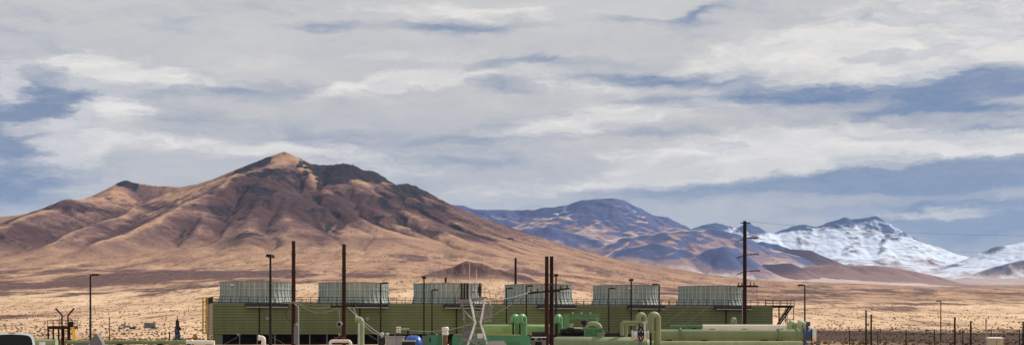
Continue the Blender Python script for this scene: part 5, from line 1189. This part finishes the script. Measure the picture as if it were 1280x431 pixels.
# cab: a rounded arch of sections from sill to roof, pillars round the glass
prof = [(.93, 1.37), (.905, 1.55), (.875, 1.75), (.845, 1.90), (.80, 1.99), (.72, 2.05), (.58, 2.085), (.36, 2.105), (0, 2.115)]
ring_o = [(x, z) for x, z in prof] + [(-x, z) for x, z in prof[::-1][1:]]
ring_i = [(x * .90 - .005, 1.37 + (z - 1.37) * .88) for x, z in prof]; ring_i += [(-x, z) for x, z in ring_i[::-1][1:]]
mb = MB(); n0 = 0
ys = [(-.02, 1.0), (.12, 1.0), (1.75, 1.0), (2.1, .98)]
for yo, kz in ys:
    lean = 0.0
    for x, z in ring_o: mb.v.append(C(x, yo + (0.10 * (z - 1.37) if yo < .1 else (-.45 * (z - 1.37) if yo > 2 else 0)), z))
m = len(ring_o)
for j in range(len(ys) - 1):
    for i in range(m - 1): mb.f.append((j*m + i, j*m + i + 1, (j+1)*m + i + 1, (j+1)*m + i))
k = len(mb.v)
for x, z in ring_i: mb.v.append(C(x, -.02 + .10 * (z - 1.37), z))
for i in range(m - 1): mb.f.append((i, k + i, k + i + 1, i + 1))
k2 = len(mb.v)
for x, z in ring_i: mb.v.append(C(x, .06 + .10 * (z - 1.37), z))
for i in range(m - 1): mb.f.append((k + i, k2 + i, k2 + i + 1, k + i + 1))
mb.build('cab', 'carw', pk)
mb = MB(); rw = [C(x * .995, .05 + .10 * (z - 1.37), z - .005) for x, z in ring_i]; mb.quad_hull(rw, [p + V((0, .015, 0)) for p in rw]); mb.build('rear_window', 'glass', pk)
mb = MB(); fw = [C(x, 2.1 - .45 * (z - 1.37), z) for x, z in ring_i]; mb.quad_hull(fw, [p + V((0, .012, 0)) for p in fw]); mb.build('windscreen', 'glass', pk)
MB().box(C(.02, .02, 2.077), (.24, .1, .032)).build('brake_light', 'lens', pk)
for sx in (-1, 1):
    MB().lathe([(.0, -.11), (.40, -.11), (.42, -.04), (.42, .11), (.0, .12)], C(sx * .88, -1.15, .42), 22, (1, 0, 0), caps=False).build('wheel', 'rubber', pk)
    MB().lathe([(.0, -.11), (.40, -.11), (.42, -.04), (.42, .11), (.0, .12)], C(sx * .88, 2.45, .42), 22, (1, 0, 0), caps=False).build('wheel', 'rubber', pk)
    MB().box(C(sx * .93, -2.01, 1.08), (.13, .06, .34)).build('tail_light', 'lens', pk)
    mm = MB().box(C(sx * 1.17, 1.55, 1.55), (.24, .12, .34)).beam(C(sx * .95, 1.6, 1.42), C(sx * 1.1, 1.57, 1.48), .06).build('mirror', 'carw', pk)
    MB().quad_hull([C(sx * .935, .4, 1.42), C(sx * .945, .4, 1.42), C(sx * .945, 1.8, 1.42), C(sx * .935, 1.8, 1.42)], [C(sx * .865, .45, 1.86), C(sx * .875, .45, 1.86), C(sx * .875, 1.5, 1.86), C(sx * .865, 1.5, 1.86)]).build('side_window', 'glass', pk)
    MB().box(C(sx * .45, .75, 1.45), (.5, .15, .62)).box(C(sx * .45, .72, 1.83), (.26, .1, .18)).build('seat', 'greyd', pk)
pk.rotation_euler = (0, 0, D2R(19))
MB().box(C(0, -2.015, 1.08), (1.5, .05, .36)).build('tailgate', 'carw', pk); MB().box(C(0, -2.12, .6), (1.9, .16, .18)).build('bumper', 'steel', pk)

# ------------------------------------------------------------------ sagebrush beyond the yard
def brush():
    rs = random.Random(3); vs = []; fs = []
    def tuft(x, y, z, w, h):
        k = rs.randint(9, 14)
        for i in range(k):
            a = rs.uniform(0, 6.283); e = rs.uniform(.15, 1.35); R_ = w * rs.uniform(.6, 1.0)
            tip = V((x + math.cos(a) * math.cos(e) * R_, y + math.sin(a) * math.cos(e) * R_, z + math.sin(e) * h * rs.uniform(.7, 1.05)))
            base = V((x + math.cos(a) * w * .18, y + math.sin(a) * w * .18, z)); side = V((-math.sin(a), math.cos(a), rs.uniform(-.3, .3))) * w * .26
            mid = base.lerp(tip, .62); n = len(vs); vs.extend([base, mid + side, tip, mid - side]); fs.append((n, n + 1, n + 2, n + 3))
    for i in range(10500):
        far_ = i >= 5200
        Y = 520 * (1900 / 520) ** rs.random() if far_ else 235 * (760 / 235) ** rs.random(); px = rs.uniform(-60, 1345); x = gx(px, Y)
        if 262 < px < 985 and Y < 330: continue
        if px > 760 and Y < 560 and rs.random() < .55: continue
        s = rs.uniform(.55, 1.25) if far_ else rs.uniform(.35, .95)
        tuft(x, Y, TZ_at(x, Y) - .05, s * .9, s * .8)
    me = bpy.data.meshes.new('sagebrush'); me.from_pydata([tuple(v) for v in vs], [], fs)
    m, t, b = new_mat('sagebrush'); n1 = noise(t, objmap(t, (.35, .12, .5)), 1.0, 3).outputs['Fac']; n2 = noise(t, objmap(t, (1.7, 1.7, 1.7)), 1.0, 2).outputs['Fac']
    c = mixc(t, maprange(t, n1, .42, .6), (.34, .22, .10), (.16, .11, .065)); c = mixc(t, mth(t, 'MULTIPLY', n2, .4), c, (.15, .10, .05))
    t.links.new(c, b.inputs['Base Color']); b.inputs['Roughness'].default_value = .9
    me.materials.append(m); o = bpy.data.objects.new('sagebrush', me); COL.objects.link(o); o['kind'] = 'stuff'; o['label'] = 'dry tan and brown sagebrush dotted over the plain beyond the yard'
def TZ_at(x, y):
    i = int(np.clip(np.searchsorted(rows, y) - 1, 0, len(rows) - 2)); f = (y - rows[i]) / (rows[i + 1] - rows[i])
    c = (x / (0.45 * max(y, 0) + 330) + 1) / 2 * 719; j = int(np.clip(c, 0, 718)); g = c - j
    return float((TZ[i, j] * (1 - g) + TZ[i, j + 1] * g) * (1 - f) + (TZ[i + 1, j] * (1 - g) + TZ[i + 1, j + 1] * g) * f)
brush()
for o in bpy.data.objects:
    if '_o' in o: del o['_o']
